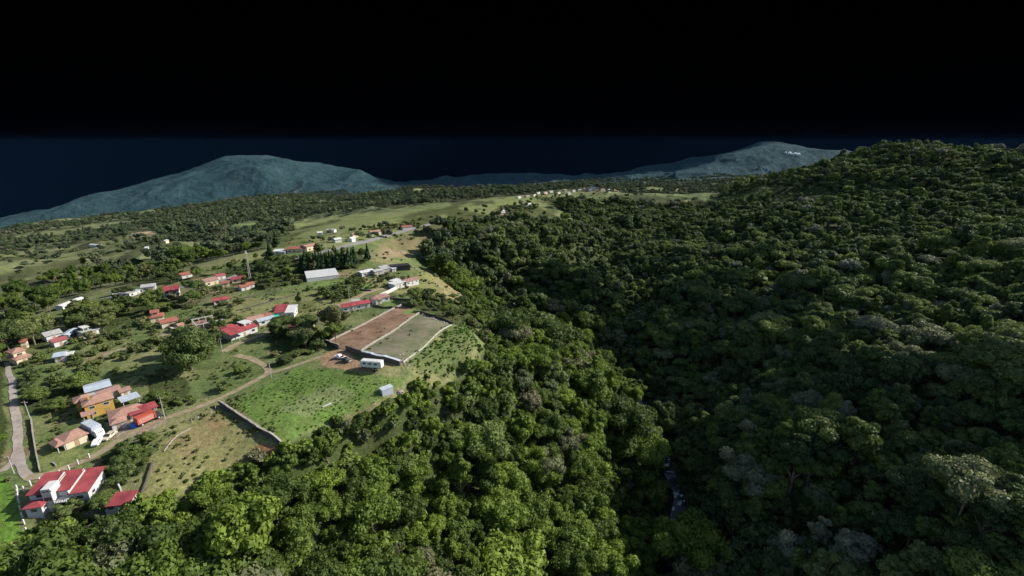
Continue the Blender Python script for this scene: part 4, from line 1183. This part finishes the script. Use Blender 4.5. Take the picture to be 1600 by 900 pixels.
# ------------------------------------------------------------------ walls and fences
def wall(label, px, h, th, mat, cap=None, name="wall", cat="wall"):
    Q = densify([gp(*q) for q in px], 1.5)
    root = empty(name, Q[0]); tag(root, label, cat)
    def strip(z0, z1, t):
        mb = MB(); n = len(Q)
        for i, q in enumerate(Q):
            d = (Q[min(i + 1, n - 1)] - Q[max(i - 1, 0)])[:2]; d /= np.linalg.norm(d) + 1e-9
            g = gz(q[0], q[1]) - Q[0][2]; x, y = q[0] - Q[0][0], q[1] - Q[0][1]; jz = (.16 if mat in (STONE, PALESTONE) else .04) * math.sin(i * 2.3 + math.sin(i * 5.1) * 2) * min(1, h)
            for s, zz in ((-1, z0), (1, z0), (1, z1 + jz), (-1, z1 + jz)):
                mb.v.append((x - d[1] * t / 2 * s, y + d[0] * t / 2 * s, g + zz))
        for i in range(n - 1):
            for k in range(4): a = i * 4; mb.f.append((a + k, a + (k + 1) % 4, a + 4 + (k + 1) % 4, a + 4 + k)); mb.m.append(0)
        mb.f += [(0, 3, 2, 1), ((n - 1) * 4, (n - 1) * 4 + 1, (n - 1) * 4 + 2, (n - 1) * 4 + 3)]; mb.m += [0, 0]
        return mb
    strip(-.6, h, th).build("stonework" if mat in (STONE, PALESTONE) else "masonry", mat, root)
    if cap: strip(h + .09, h + .24, th + .14).build("coping", cap, root)
    return root
wall("dark stone retaining wall with a pale top between the bright meadow and the brown field", [(344,633),(372,652),(405,674),(441,697)], 1.6, .5, STONE, PALESTONE)
wall("long concrete garden wall left of the lone cream house, running down to the lane", [(49,655),(52,680),(57,710),(63,737)], 1.0, .25, PALESTONE)
wall("pale wall along the upper left side of the red soil lot", [(512,535),(560,512),(628,477)], .9, .35, PALESTONE)
wall("pale wall dividing the red soil lot from the rough lot", [(563,551),(600,527),(655,490)], .9, .4, PALESTONE)
wall("short dark wall at the left foot of the red soil lot", [(508,537),(530,546)], 2.1, .4, STONE, PALESTONE)
wall("short dark wall between the red soil lot and the grey wall", [(541,547),(566,556)], 2.1, .4, STONE)
wall("dark wall with wide grey coping along the front of the rough lot", [(567,556),(590,562),(626,571)], 1.9, 1.1, STONE, ZINC)
wall("dark wall behind the white rocks along the rough lot's far side", [(656,489),(680,496),(708,507)], 1.2, .4, STONE)
wall("low grey wall between the rough lot and the green vacant lot", [(630,567),(660,545),(706,508)], .5, .3, CONC)
wall("dark wall closing the top end of the red soil lot", [(628,476),(641,480)], 1.5, .5, STONE)
wall("dark curving wall below the small lawn by the brown roofed white house", [(581,478),(600,482),(622,482)], 1.1, .4, STONE)
wall("dark wall at the back of the small lawn near the cliff", [(607,467),(625,469),(641,470)], 1.1, .4, STONE)
wall("dark hedge like wall across the green field above the lane", [(536,453),(558,454),(580,455)], 1.0, .5, STONE)
wall("white wall along the lane between the two white houses", [(594,464),(608,458),(620,452)], 2.0, .3, WHITE)
wall("white plastered wall with a black shadow side right of the bushes by the big red house", [(173,735),(180,750),(190,769)], 1.5, .3, WHITE)
wall("crooked row of pale stones on the edge of the brown field", [(256,706),(268,690),(278,680),(298,670)], .3, .25, PALESTONE)
wall("rough stone wall climbing beside the field from the rubble strip", [(240,722),(232,745),(224,768),(217,788)], .8, .3, STONE)
wall("short pale kerb wall on the fenced lawn below the cream house", [(82,723),(88,728)], .4, .3, PALESTONE)
wall("low stone wall along the terraced field beside the grassy rows", [(352,473),(400,462),(440,452)], .5, .5, STONE)
wall("second low stone wall across the terraced field, nearer the lane", [(370,486),(420,472),(470,459)], .5, .5, STONE)

def posts(label, px, n, h, mat=WHITE, name="fence_post", r=.13, cat="post", group="white posts"):
    Q = [gp(*q) for q in px]; D = densify(Q, 0.5)
    src = None
    for k in range(n):
        q = D[int(k * (len(D) - 1) / max(1, n - 1))]
        if src is None:
            mb = MB(); mb.box(-r, -r, -.5, r, r, h); mb.add([(-r-.05,-r-.05,h),(r+.05,-r-.05,h),(r+.05,r+.05,h),(-r-.05,r+.05,h),(0,0,h+.2)],[(0,3,2,1),(0,1,4),(1,2,4),(2,3,4),(3,0,4)])
            src = mb.build(name, mat); o = src
        else:
            o = src.copy(); col.objects.link(o)
        o.location = (q[0], q[1], gz(q[0], q[1])); tag(o, label, cat, group)
posts("white fence post between the bright lawn and the garden of the big red house", [(27,765),(32,795),(39,822),(47,848)], 9, 1.3, group="white posts beside the bright lawn")
posts("white gate post along the lane behind the big red house", [(38,768),(51,757),(76,752),(112,733),(126,724),(140,716)], 8, 1.5, group="white posts along the lane")
posts("slim grey post on the edge of the brown field", [(300,660),(330,645),(344,634)], 6, 1.0, CONC, group="grey posts of the brown field", r=.07)

def utility_pole(px, h, label):
    q = gp(*px); r = empty("utility_pole", q); tag(r, label, "pole", "utility poles along the lanes")
    MB().cyl((0, 0, -.5), (0, 0, h), .14, .09, 8).build("pole", CONC, r)
    MB().box(-.9, -.06, h - .6, .9, .06, h - .48).build("crossarm", WOOD, r)
    for x in (-.8, 0.25, .8): MB().cyl((x, 0, h - .48), (x, 0, h - .3), .05, .05, 6).build("insulator", WHITE, r)
for p_, h_, lb in [((546,470),8,"slim utility pole beside the lane left of the white and red house"),((569,433),7,"slim utility pole by the low white roofed farm building"),((48,657),7,"utility pole at the upper end of the garden wall"),
                 ((22,740),5.5,"short utility pole at the road fork on the left"),((258,655),8,"utility pole by the lane right of the orange truck"),((424,590),7,"utility pole where the lane bends beside the meadow"),((348,552),7,"utility pole at the lower end of the lane below the long red roofs")]:
    utility_pole(p_, h_, lb)
q = gp(391, 436); r = empty("pylon", q, .4); tag(r, "tall slender grey white pylon with a square head rising above the dark trees", "pylon")
mb = MB()
for sx, sy in ((-1,-1),(1,-1),(1,1),(-1,1)): mb.cyl((sx * .55, sy * .55, -1), (sx * .25, sy * .25, 17), .07, .06, 6)
for k in range(8):
    z0 = k * 2.1; w0 = .55 - .3 * z0 / 17; w1 = .55 - .3 * (z0 + 2.1) / 17
    for a, b_ in (((-1,-1),(1,-1)), ((1,-1),(1,1)), ((1,1),(-1,1)), ((-1,1),(-1,-1))): mb.cyl((a[0]*w0, a[1]*w0, z0), (b_[0]*w1, b_[1]*w1, z0 + 2.1), .05, .05, 4)
mb.build("mast", CONC, r)
MB().box(-.8, -.8, 17, .8, .8, 17.2).build("platform", WHITE, r)
MB().box(-.4, -.4, 17.2, .4, .4, 18.6).build("head", WHITE, r)

# ------------------------------------------------------------------ vehicles
def wheels(root, xs, hw, rad=.34):
    for x in xs:
        for s in (-1, 1):
            w = MB().cyl((x, s * (hw - .22), rad), (x, s * hw, rad), rad, rad, 14).build("wheel", BLACK, root)
            MB().cyl((x, s * (hw + .003), rad), (x, s * (hw + .02), rad), rad * .55, rad * .5, 10).build("rim", ZINC, w)

def loft(secs, mat, name, root, bevel=.05):
    """closed body from cross sections (x, half width, z bottom, z top)"""
    mb = MB(); n = len(secs)
    for x, hw, z0, z1 in secs: mb.v += [(x, -hw, z0), (x, hw, z0), (x, hw * .93, z1), (x, -hw * .93, z1)]
    for i in range(n - 1):
        for k in range(4): a = i * 4; mb.f.append((a + k, a + 4 + k, a + 4 + (k + 1) % 4, a + (k + 1) % 4)); mb.m.append(0)
    mb.f += [(0, 1, 2, 3), ((n - 1) * 4 + 3, (n - 1) * 4 + 2, (n - 1) * 4 + 1, (n - 1) * 4)]; mb.m += [0, 0]
    return mb.build(name, mat, root, bevel=bevel)

def car(px, px2, label, paint, kind='car'):
    A, B = gp(*px), gp(*px2); d = (B - A)[:2]
    r = empty("pickup_truck" if kind == 'pickup' else "parked_car", (A[0], A[1], gz(A[0], A[1]) + .15), math.atan2(d[1], d[0])); tag(r, label, "pickup truck" if kind == 'pickup' else "car")
    loft([(-2.2, .82, .42, .85), (-2.1, .88, .32, .95), (2.1, .88, .32, .82), (2.25, .80, .42, .7)], paint, "body", r)
    if kind == 'pickup':
        loft([(-.5, .76, .9, 1.0), (-.35, .76, .9, 1.62), (.7, .76, .9, 1.6), (1.35, .78, .85, .9)], paint, "cabin", r)
        MB().box(-2.0, -.7, .955, -.6, .7, .97).build("cargo_bed", BLACK, r)
        g = (-.2, .6)
    else:
        loft([(-1.9, .78, .9, .97), (-1.4, .74, .9, 1.42), (.2, .74, .9, 1.42), (1.0, .78, .85, .92)], paint, "cabin", r)
        g = (-1.2, .15)
    for s in (-1, 1): MB().box(g[0], s * .765 - .012, 1.02, g[1], s * .765 + .012, 1.38).build("window", GLASS, r)
    MB().add([(.72 if kind == 'pickup' else .3, -.62, 1.56 if kind == 'pickup' else 1.38), (.72 if kind == 'pickup' else .3, .62, 1.56 if kind == 'pickup' else 1.38), (1.3 if kind == 'pickup' else .98, .66, 1.02), (1.3 if kind == 'pickup' else .98, -.66, 1.02)], [(0, 1, 2, 3)]).build("windscreen", GLASS, r)
    for s in (-1, 1): MB().box(2.2, s * .6 - .15, .6, 2.27, s * .6 + .15, .74).build("headlight", WHITE, r)
    wheels(r, (-1.35, 1.4), .88)
    BUILT.append((A[0], A[1], 3))
car((531,560), (524,559), "white pickup parked on the red dirt beside the dark car", CARWHITE, 'pickup')
car((541,565), (548,566.5), "dark car parked on the red dirt left of the long white trailer", CARDARK)
car((153,693), (157,688), "white car parked at the gate below the tall grey truck", CARWHITE)
car((172,684), (168,687), "beige car parked at the lane right of the tall grey truck", CARBEIGE)
car((224,702), (230,699), "small white pickup standing beside the lane near the bushes", CARWHITE, 'pickup') if False else None

# long white trailer
A = gp(566, 575); Bp = gp(595, 579); d = (Bp - A)[:2]; L = 8.4
r = empty("trailer", (A[0], A[1], gz(A[0], A[1]) + .1), math.atan2(d[1], d[0])); tag(r, "long grimy white box trailer casting a black shadow on the red dirt", "trailer")
BUILT.append((A[0] + d[0] / 2, A[1] + d[1] / 2, 6))
TRW = mat_plain("grimy_white_panels", (.58, .57, .56), var=.3, scale=1.4)
body = MB().box(0, -1.3, 1.0, L, 1.3, 3.5).build("body", TRW, r, bevel=.18)
for k in range(7): MB().box(.6 + k * 1.15, -1.335, 1.1, .66 + k * 1.15, -1.303, 3.3).build("rib", ZINC, body)
MB().box(.3, -1.1, 3.51, L - .3, 1.1, 3.6).build("roof", WHITE, r, bevel=.04)
for k in range(3): MB().box(1.2 + k * 2.2, -1.34, 2.3, 2.4 + k * 2.2, -1.31, 2.95).build("window", GLASS, r)
MB().box(L + .003, -.9, 1.1, L + .05, .9, 3.2).build("rear_door", TRW, r)
MB().box(.2, -1.0, .75, L - .2, 1.0, .99).build("chassis", BLACK, r)
MB().cyl((.2, 0, .85), (-1.6, 0, .7), .09, .07, 8).build("drawbar", BLACK, r)
wheels(r, (5.0, 6.1), 1.2, .45)

# tall grey box truck
A = gp(158, 684); Bp = gp(168, 680); d = (Bp - A)[:2]; ang = math.atan2(d[1], d[0])
r = empty("box_truck", (A[0], A[1], gz(A[0], A[1]) + .05), ang + math.pi / 2 + .12); tag(r, "tall blue grey box truck parked between the yellow house and the white gate wall", "truck")
BUILT.append((A[0], A[1] + 3, 6))
b_o = MB().box(1.2, -1.25, 1.0, 7.6, 1.25, 3.6).build("cargo_box", GREYPAINT, r, bevel=.06)
for k in range(8): MB().box(1.5 + k * .8, -1.0, 3.61, 1.56 + k * .8, 1.0, 3.66).build("roof_rib", ZINC, b_o)
loft([(-.5, 1.0, .6, 1.5), (-.4, 1.1, .5, 2.3), (.1, 1.1, .5, 2.6), (1.1, 1.1, .5, 2.6)], CARWHITE, "cab", r)
MB().add([(-.47, -.9, 1.55), (-.47, .9, 1.55), (-.42, .85, 2.25), (-.42, -.85, 2.25)], [(0, 1, 2, 3)]).build("windscreen", GLASS, r)
MB().box(-.4, -.9, .6, 7.5, .9, .98).build("chassis", BLACK, r)
wheels(r, (.2, 5.8), 1.15, .45)

# orange truck with a painted side
A = gp(214, 668); Bp = gp(238, 657); d = (Bp - A)[:2]; L = 5.2
r = empty("cargo_truck", (A[0], A[1], gz(A[0], A[1]) + .1), math.atan2(d[1], d[0])); tag(r, "orange red cargo truck with white markings on its side, parked on the lane", "truck")
BUILT.append((A[0] + 2, A[1] + 1, 5))
b_o = MB().box(0, -1.2, .95, L, 1.2, 3.2).build("cargo_box", ORANGE, r, bevel=.06)
rg = random.Random(3)
for row, (zz, hh) in enumerate(((2.35, .34), (1.75, .42), (1.3, .18))):
    x = .5
    while x < L - .7:
        w = rg.uniform(.14, .36)
        V_ = [(x, zz), (x + w, zz), (x + w, zz + .09), (x + .09, zz + .09), (x + .09, zz + hh - .1), (x + w, zz + hh - .1), (x + w, zz + hh), (x, zz + hh)]
        MB().add([(p_, -1.225, q_) for p_, q_ in V_] + [(p_, -1.204, q_) for p_, q_ in V_], [tuple(range(8)), tuple(range(15, 7, -1))] + [(e_, e_ + 8, (e_ + 1) % 8 + 8, (e_ + 1) % 8) for e_ in range(8)]).build("side_marking", WHITE, b_o)
        x += w + .16
loft([(L + .1, 1.1, .5, 2.3), (L + 1.2, 1.1, .5, 2.2), (L + 1.6, 1.05, .6, 1.4)], CARDARK, "cab", r)
MB().box(.1, -.9, .6, L + 1.4, .9, .93).build("chassis", BLACK, r)
wheels(r, (1.2, L + .7), 1.1, .45)
# blue tarpaulin heap
A = gp(209, 668)
mb = MB(); V, F = blob_core((0, 0, .5), (1.1, .9, 1.2), np.random.default_rng(4), 10, 7)
o = MB().add(V.tolist(), F.tolist()).build("covered_load", BLUE, bevel=0); o.location = tuple(A); tag(o, "heap covered with bright blue tarpaulin at the left end of the orange truck", "tarpaulin")
BUILT.append((A[0], A[1], 2))

# small metal hut, boulder, plank in the meadow
building("shed", "tiny blue grey metal hut on the lower edge of the meadow", "shed", (598,620), (615,615), [B_((0, 1), (0, 2.6), 1.9, roof='shed', rh=.3, wall=GREYPAINT, rmat=ZINC, ov=.1, blank=1)], detail=1)
def rock_mesh(seed, mat):
    rng = np.random.default_rng(seed); V, F = blob_core((0, 0, .15), (.5, .42, .38), rng, 8, 5)
    V = V * rng.uniform(.85, 1.1, V.shape); me = bpy.data.meshes.new("rock"); me.from_pydata(V.tolist(), [], F.tolist()); me.materials.append(mat); return me
ROCKM = [rock_mesh(s, PALESTONE) for s in range(5)]
def rock(x, y, s, label, group, name="rock", me=None):
    o = bpy.data.objects.new(name, me or ROCKM[int(RNG.integers(0, 5))]); col.objects.link(o)
    o.location = (x, y, gz(x, y)); o.scale = (s, s * RNG.uniform(.7, 1), s * RNG.uniform(.7, 1)); o.rotation_euler = (0, 0, RNG.uniform(0, 6.28)); tag(o, label, "rock", group)
q = gp(625, 614); rock(q[0], q[1], 3.0, "single beige boulder right of the tiny metal hut", None, "boulder")
for poly, n, lb, g, s in [([(657,494),(662,490),(702,506),(697,512)], 60, "whitish rock dumped along the dark wall at the far side of the rough lot", "white rocks at the far wall", .95),
                          ([(612,560),(630,552),(652,562),(636,574)], 40, "pale rock in the rubble where the rough lot meets the green vacant lot", "pale rocks at the lot corner", .8),
                          ([(208,785),(220,788),(226,808),(212,806)], 40, "broken pale stone in the rubble strip right of the small red roofed shed", "rubble beside the red roofed shed", .7),
                          ([(130,795),(160,800),(165,806),(135,803)], 14, "pale stone in the garden rubble below the big red house", "garden stones", .6)]:
    P4 = [gp(*p) for p in poly]
    for k in range(n):
        a, c = RNG.uniform(0, 1, 2); p = P4[0] * (1 - a) * (1 - c) + P4[1] * a * (1 - c) + P4[2] * a * c + P4[3] * (1 - a) * c
        rock(p[0], p[1], s * RNG.uniform(.5, 1.5), lb, g)
q = gp(511, 634); o = MB().box(-1.6, -.25, .2, 1.6, .25, .35).build("plank", WHITE); o.location = tuple(q); o.rotation_euler = (0, 0, .9); tag(o, "white board lying in the bright meadow", "board")

# ------------------------------------------------------------------ pines and single trees
V, F = crown_arrays(300, 3.1, 10.5, 1.0, 30, 3000, .36, 'conifer'); PCM = np_mesh("crown", V, F, PINE)
tb = trunk_mb(6, .22, 3, 1.5).build("trunk", BARK); PTM = tb.data; bpy.data.objects.remove(tb)
def plant(name, label, cat, group, x, y, s, cme, tme, sz=1.0):
    r = empty(name, (x, y, gz(x, y)), float(RNG.uniform(0, 6.28))); r.scale = (s, s, s * sz); tag(r, label, cat, group)
    for nm, me in (("crown", cme), ("trunk", tme)):
        o = bpy.data.objects.new(nm, me); col.objects.link(o); o.parent = r
    return r
for k in range(26):
    uu_ = 470 + 85 * k / 25 + RNG.uniform(-2, 2); vv_ = 424 - 9 * k / 25 + RNG.uniform(-2, 3); q = gp(uu_, vv_)
    plant("pine_tree", "tall dark pine in the dense row in front of the main road", "tree", "row of dark pines", q[0], q[1], RNG.uniform(.85, 1.2), PCM, PTM)
for (uu_, vv_, s, lb) in [(424,412,1.3,"lone tall dark pine left of the pine row"),(575,408,1.1,"lone dark pine at the right end of the pine row"),(432,386,1.2,"dark pine left of the low white sheds by the main road")]:
    q = gp(uu_, vv_); plant("pine_tree", lb, "tree", None, q[0], q[1], s, PCM, PTM)
V, F = crown_arrays(310, 7.4, 16, .5, 42, 9000, .36, 'round'); BIGC = np_mesh("crown", V, F, LEAF_GROVE)
tb = trunk_mb(14, .5, 5, 3).build("trunk", BARK); BIGT = tb.data; bpy.data.objects.remove(tb)
SING = [(300,578,1.0,"biggest tree of the village, a tall dark green crown beside the orange roofed houses",1.1),
 (186,737,.5,"broad green tree over the lane, above the garden of the big red house",.75),(208,722,.42,"bright green bushy tree right of the broad lane tree",.7),
 (233,692,.33,"round green tree below the orange truck",.9),(168,793,.48,"olive green tree leaning on the right end of the big red house",.75),
 (436,527,.55,"round bright green tree right of the long red roofs",.85),(470,541,.5,"dark bushy tree below the maroon hip roof",.75),(492,535,.45,"bushy green tree left of the red soil lot",.8),(515,530,.45,"dark round tree touching the pale wall of the red soil lot",.85),
 (250,632,.6,"wide dark tree behind the carport right of the yellow house",.75),(85,640,.5,"broad dark tree over the grass above the cream house",.6),(60,625,.55,"dark round tree left of the metal roofed shed",.7),
 (645,480,.42,"bushy tree at the top corner of the red soil lot",.9),(135,522,.65,"very wide dark tree behind the white villa",.6),(165,505,.7,"huge low dark tree left of the village tree belt",.6),(375,583,.3,"small round tree inside the lane bend",.8),(445,568,.45,"tree with yellow green crown below the lane bushes",.6)]
for (uu_, vv_, s, lb, sz) in SING:
    q = gp(uu_, vv_); plant("tree", lb, "tree", None, q[0], q[1], s * (1 if s == 1.0 else .78), BIGC, BIGT, sz)

# ------------------------------------------------------------------ shrubs: 300 as things, the rest as one mass; weeds and dry tussocks
BU = np.array(BUILT)
def clear(X, Y):
    ok = np.ones(len(X), bool)
    for x, y, r_ in BU: ok &= (X - x) ** 2 + (Y - y) ** 2 > (r_ * .9) ** 2
    return ok
NOVEG = [[(508,536),(560,553),(630,572),(705,508),(655,488),(628,475)], PATCH[0][0], [(495,558),(535,540),(600,572),(598,590),(540,582),(505,570)], PATCH[21][0] if len(PATCH) > 21 else PATCH[0][0]]
X, Y, Z, u, v, f = jitter_grid(90, 620, lambda r: 2.7 + r * 0.004, 31, 56)
forest, farw, grove, shr = zone_masks(u, v, f)
nz_ = fbm(X / 14, Y / 14, 300, 3)
pr = np.where(shr, sstep(.40, .64, nz_) * .75, sstep(.58, .72, nz_) * .4)
pr = np.where(forest | (farw & ~grove), 0, pr)
lotm = inpoly(u, v, Z_LOT); pr = np.where(lotm, .1, pr); pr = np.where(inpoly(u, v, Z_MEADOW), .012, pr)
pr = np.where(inpoly(u, v, PATCH[1][0]), .03, pr); pr = np.where(inpoly(u, v, PATCH[8][0]), .02, pr)
keep = (RNG.uniform(0, 1, len(X)) < pr) & (u > -40) & (u < 840) & clear(X, Y) & off_road(X, Y)
for z in NOVEG: keep &= ~inpoly(u, v, z)
X, Y, Z, u, v, f, shr, lotm = [a[keep] for a in (X, Y, Z, u, v, f, shr, lotm)]
sz = RNG.uniform(.5, 1.45, len(X)) * np.where(shr, 1.1, .75) * np.where(lotm, .45, 1)
order = np.argsort(f / sz); on = order[(u[order] > 3) & (u[order] < 1597) & (v[order] < 897)][:300]
SHM = []
for i, (kd, R, H, base, nb) in enumerate(SHK):
    V, F = crown_arrays(120 + i, R, H, base, nb, 700, .16, kd); SHM.append(np_mesh("shrub", V, F, SHRUB))
ind = np.zeros(len(X), bool); ind[on] = True
def shrub_place(a, b):
    if a < 60: return "by the gravel road at the left edge"
    if b > 790: return "in the rough grass below the big red house"
    if a < 240 and b > 715: return "between the lane and the brown field"
    if a < 350 and b > 640 and a > 230: return "on the upper part of the brown field"
    if b > 690: return "on the lower brown field"
    if a < 135: return "around the cream house and its fenced lawn"
    if a < 240 and b < 640: return "in the rough plot above the yellow house"
    if b < 640 and a < 400: return "in the rough plot inside the lane bend"
    if a > 560: return "around the green vacant lot and trailer"
    if a > 350 and b > 590: return "on the bright meadow and its edges"
    return "between the lane and the red soil lot"
for i in on:
    k_ = int(RNG.integers(0, 4)); o = bpy.data.objects.new("shrub", SHM[k_]); col.objects.link(o)
    o.location = (X[i], Y[i], Z[i]); s = float(sz[i]); o.scale = (s, s, s * RNG.uniform(.7, 1.1)); o.rotation_euler = (0, 0, RNG.uniform(0, 6.28))
    tag(o, "%s shrub %s" % (("rounded", "small", "flat wide", "tall bushy")[k_], shrub_place(u[i], v[i])), "shrub", "shrubs scattered over the open ground")
P = np.stack([X, Y, Z], 1)[~ind]
scatter("shrubbery", C_SHR, P, sz[~ind], 33, 4)
# weeds
X, Y, Z, u, v, f = jitter_grid(90, 330, lambda r: 1.15 + r * 0.0022, 35, 50)
forest, farw, grove, shr = zone_masks(u, v, f)
mead = inpoly(u, v, Z_MEADOW) | inpoly(u, v, Z_LOT)
nz_ = fbm(X / 7, Y / 7, 320, 3)
base = ~forest & (u > -30) & (u < 800) & clear(X, Y) & off_road(X, Y, 2.4)
for z in NOVEG: base &= ~inpoly(u, v, z) | (inpoly(u, v, NOVEG[0]) & (nz_ > .55) & (RNG.uniform(0, 1, len(X)) < .12))
k1 = base & mead & (RNG.uniform(0, 1, len(X)) < np.where(inpoly(u, v, Z_LOT), .8, sstep(.3, .55, nz_) * .95))
k2 = base & ~mead & (RNG.uniform(0, 1, len(X)) < sstep(.45, .7, nz_) * .55)
Pw = np.stack([X, Y, Z], 1)
scatter("weeds", C_WEED, Pw[k1], RNG.uniform(.3, .75, k1.sum()) * np.where(inpoly(u[k1], v[k1], Z_LOT), 2.0, 1), 36, 3)
scatter("tussocks", C_DRY, Pw[k2], RNG.uniform(.4, 1.2, k2.sum()), 37, 3)
print("VEG", len(P), k1.sum(), k2.sum())

# small clouds caught on the ridges
m, nt, b = new_mat("cloud_white"); b.inputs["Base Color"].default_value = (.85, .87, .9, 1); b.inputs["Roughness"].default_value = 1
for (uu_, vv_, t, R_, n, lb) in [(448,252,5800,24,8,"small white cloud clinging to the ridge of the large left mountain"),(1233,239,4600,15,5,"small white cloud on the right mountain, left one of two"),(1245,241,4600,15,5,"small white cloud on the right mountain, right one of two")]:
    c = at_depth(uu_, vv_, t); mb = MB(); rg = np.random.default_rng(int(uu_))
    for k in range(n):
        V, F = blob_core((rg.uniform(-2.2, 2.2) * R_, rg.uniform(-1, 1) * R_, rg.uniform(-.4, .5) * R_), (R_ * rg.uniform(.7, 1.1), R_, R_ * rg.uniform(.5, .8)), rg, 12, 8); mb.add(V.tolist(), F.tolist())
    o = mb.build("cloud", m, smooth=True); o.location = tuple(c); tag(o, lb, "cloud")

# made-up unseen cloud on the sun side, added to shade gorge and right hillside
sd = np.array([math.sin(SUN_AZ) * math.cos(SUN_EL), math.cos(SUN_AZ) * math.cos(SUN_EL), math.sin(SUN_EL)])
mb = MB(); rg = np.random.default_rng(11)
for (uu_, vv_, R_) in [(1120,850,26),(1190,790,26),(1290,850,22),(1140,690,28),(1240,690,24),(1090,640,28),(1350,760,20),(1110,560,30),(1200,590,26),(1030,570,26),
                       (1400,870,18),(1180,500,22),(1300,640,20),(1480,800,16),(980,520,22),(1060,500,22),(1250,770,22),(1340,880,22),(1420,700,14),(940,480,20),(930,545,20),(850,500,20),(800,470,16),(900,462,20),(1110,455,20),(1150,420,16),(1000,430,16),(1240,540,18)]:
    g_ = gp(uu_, vv_); c = g_ + sd * 950
    V, F = blob_core(c, (R_, R_, R_ * .55), rg, 14, 9); mb.add(V.tolist(), F.tolist())
o = mb.build("cloud", bpy.data.materials["cloud_white"], smooth=True); tag(o, kind="stuff")  # unseen shade caster, added in the form of cloud puffs
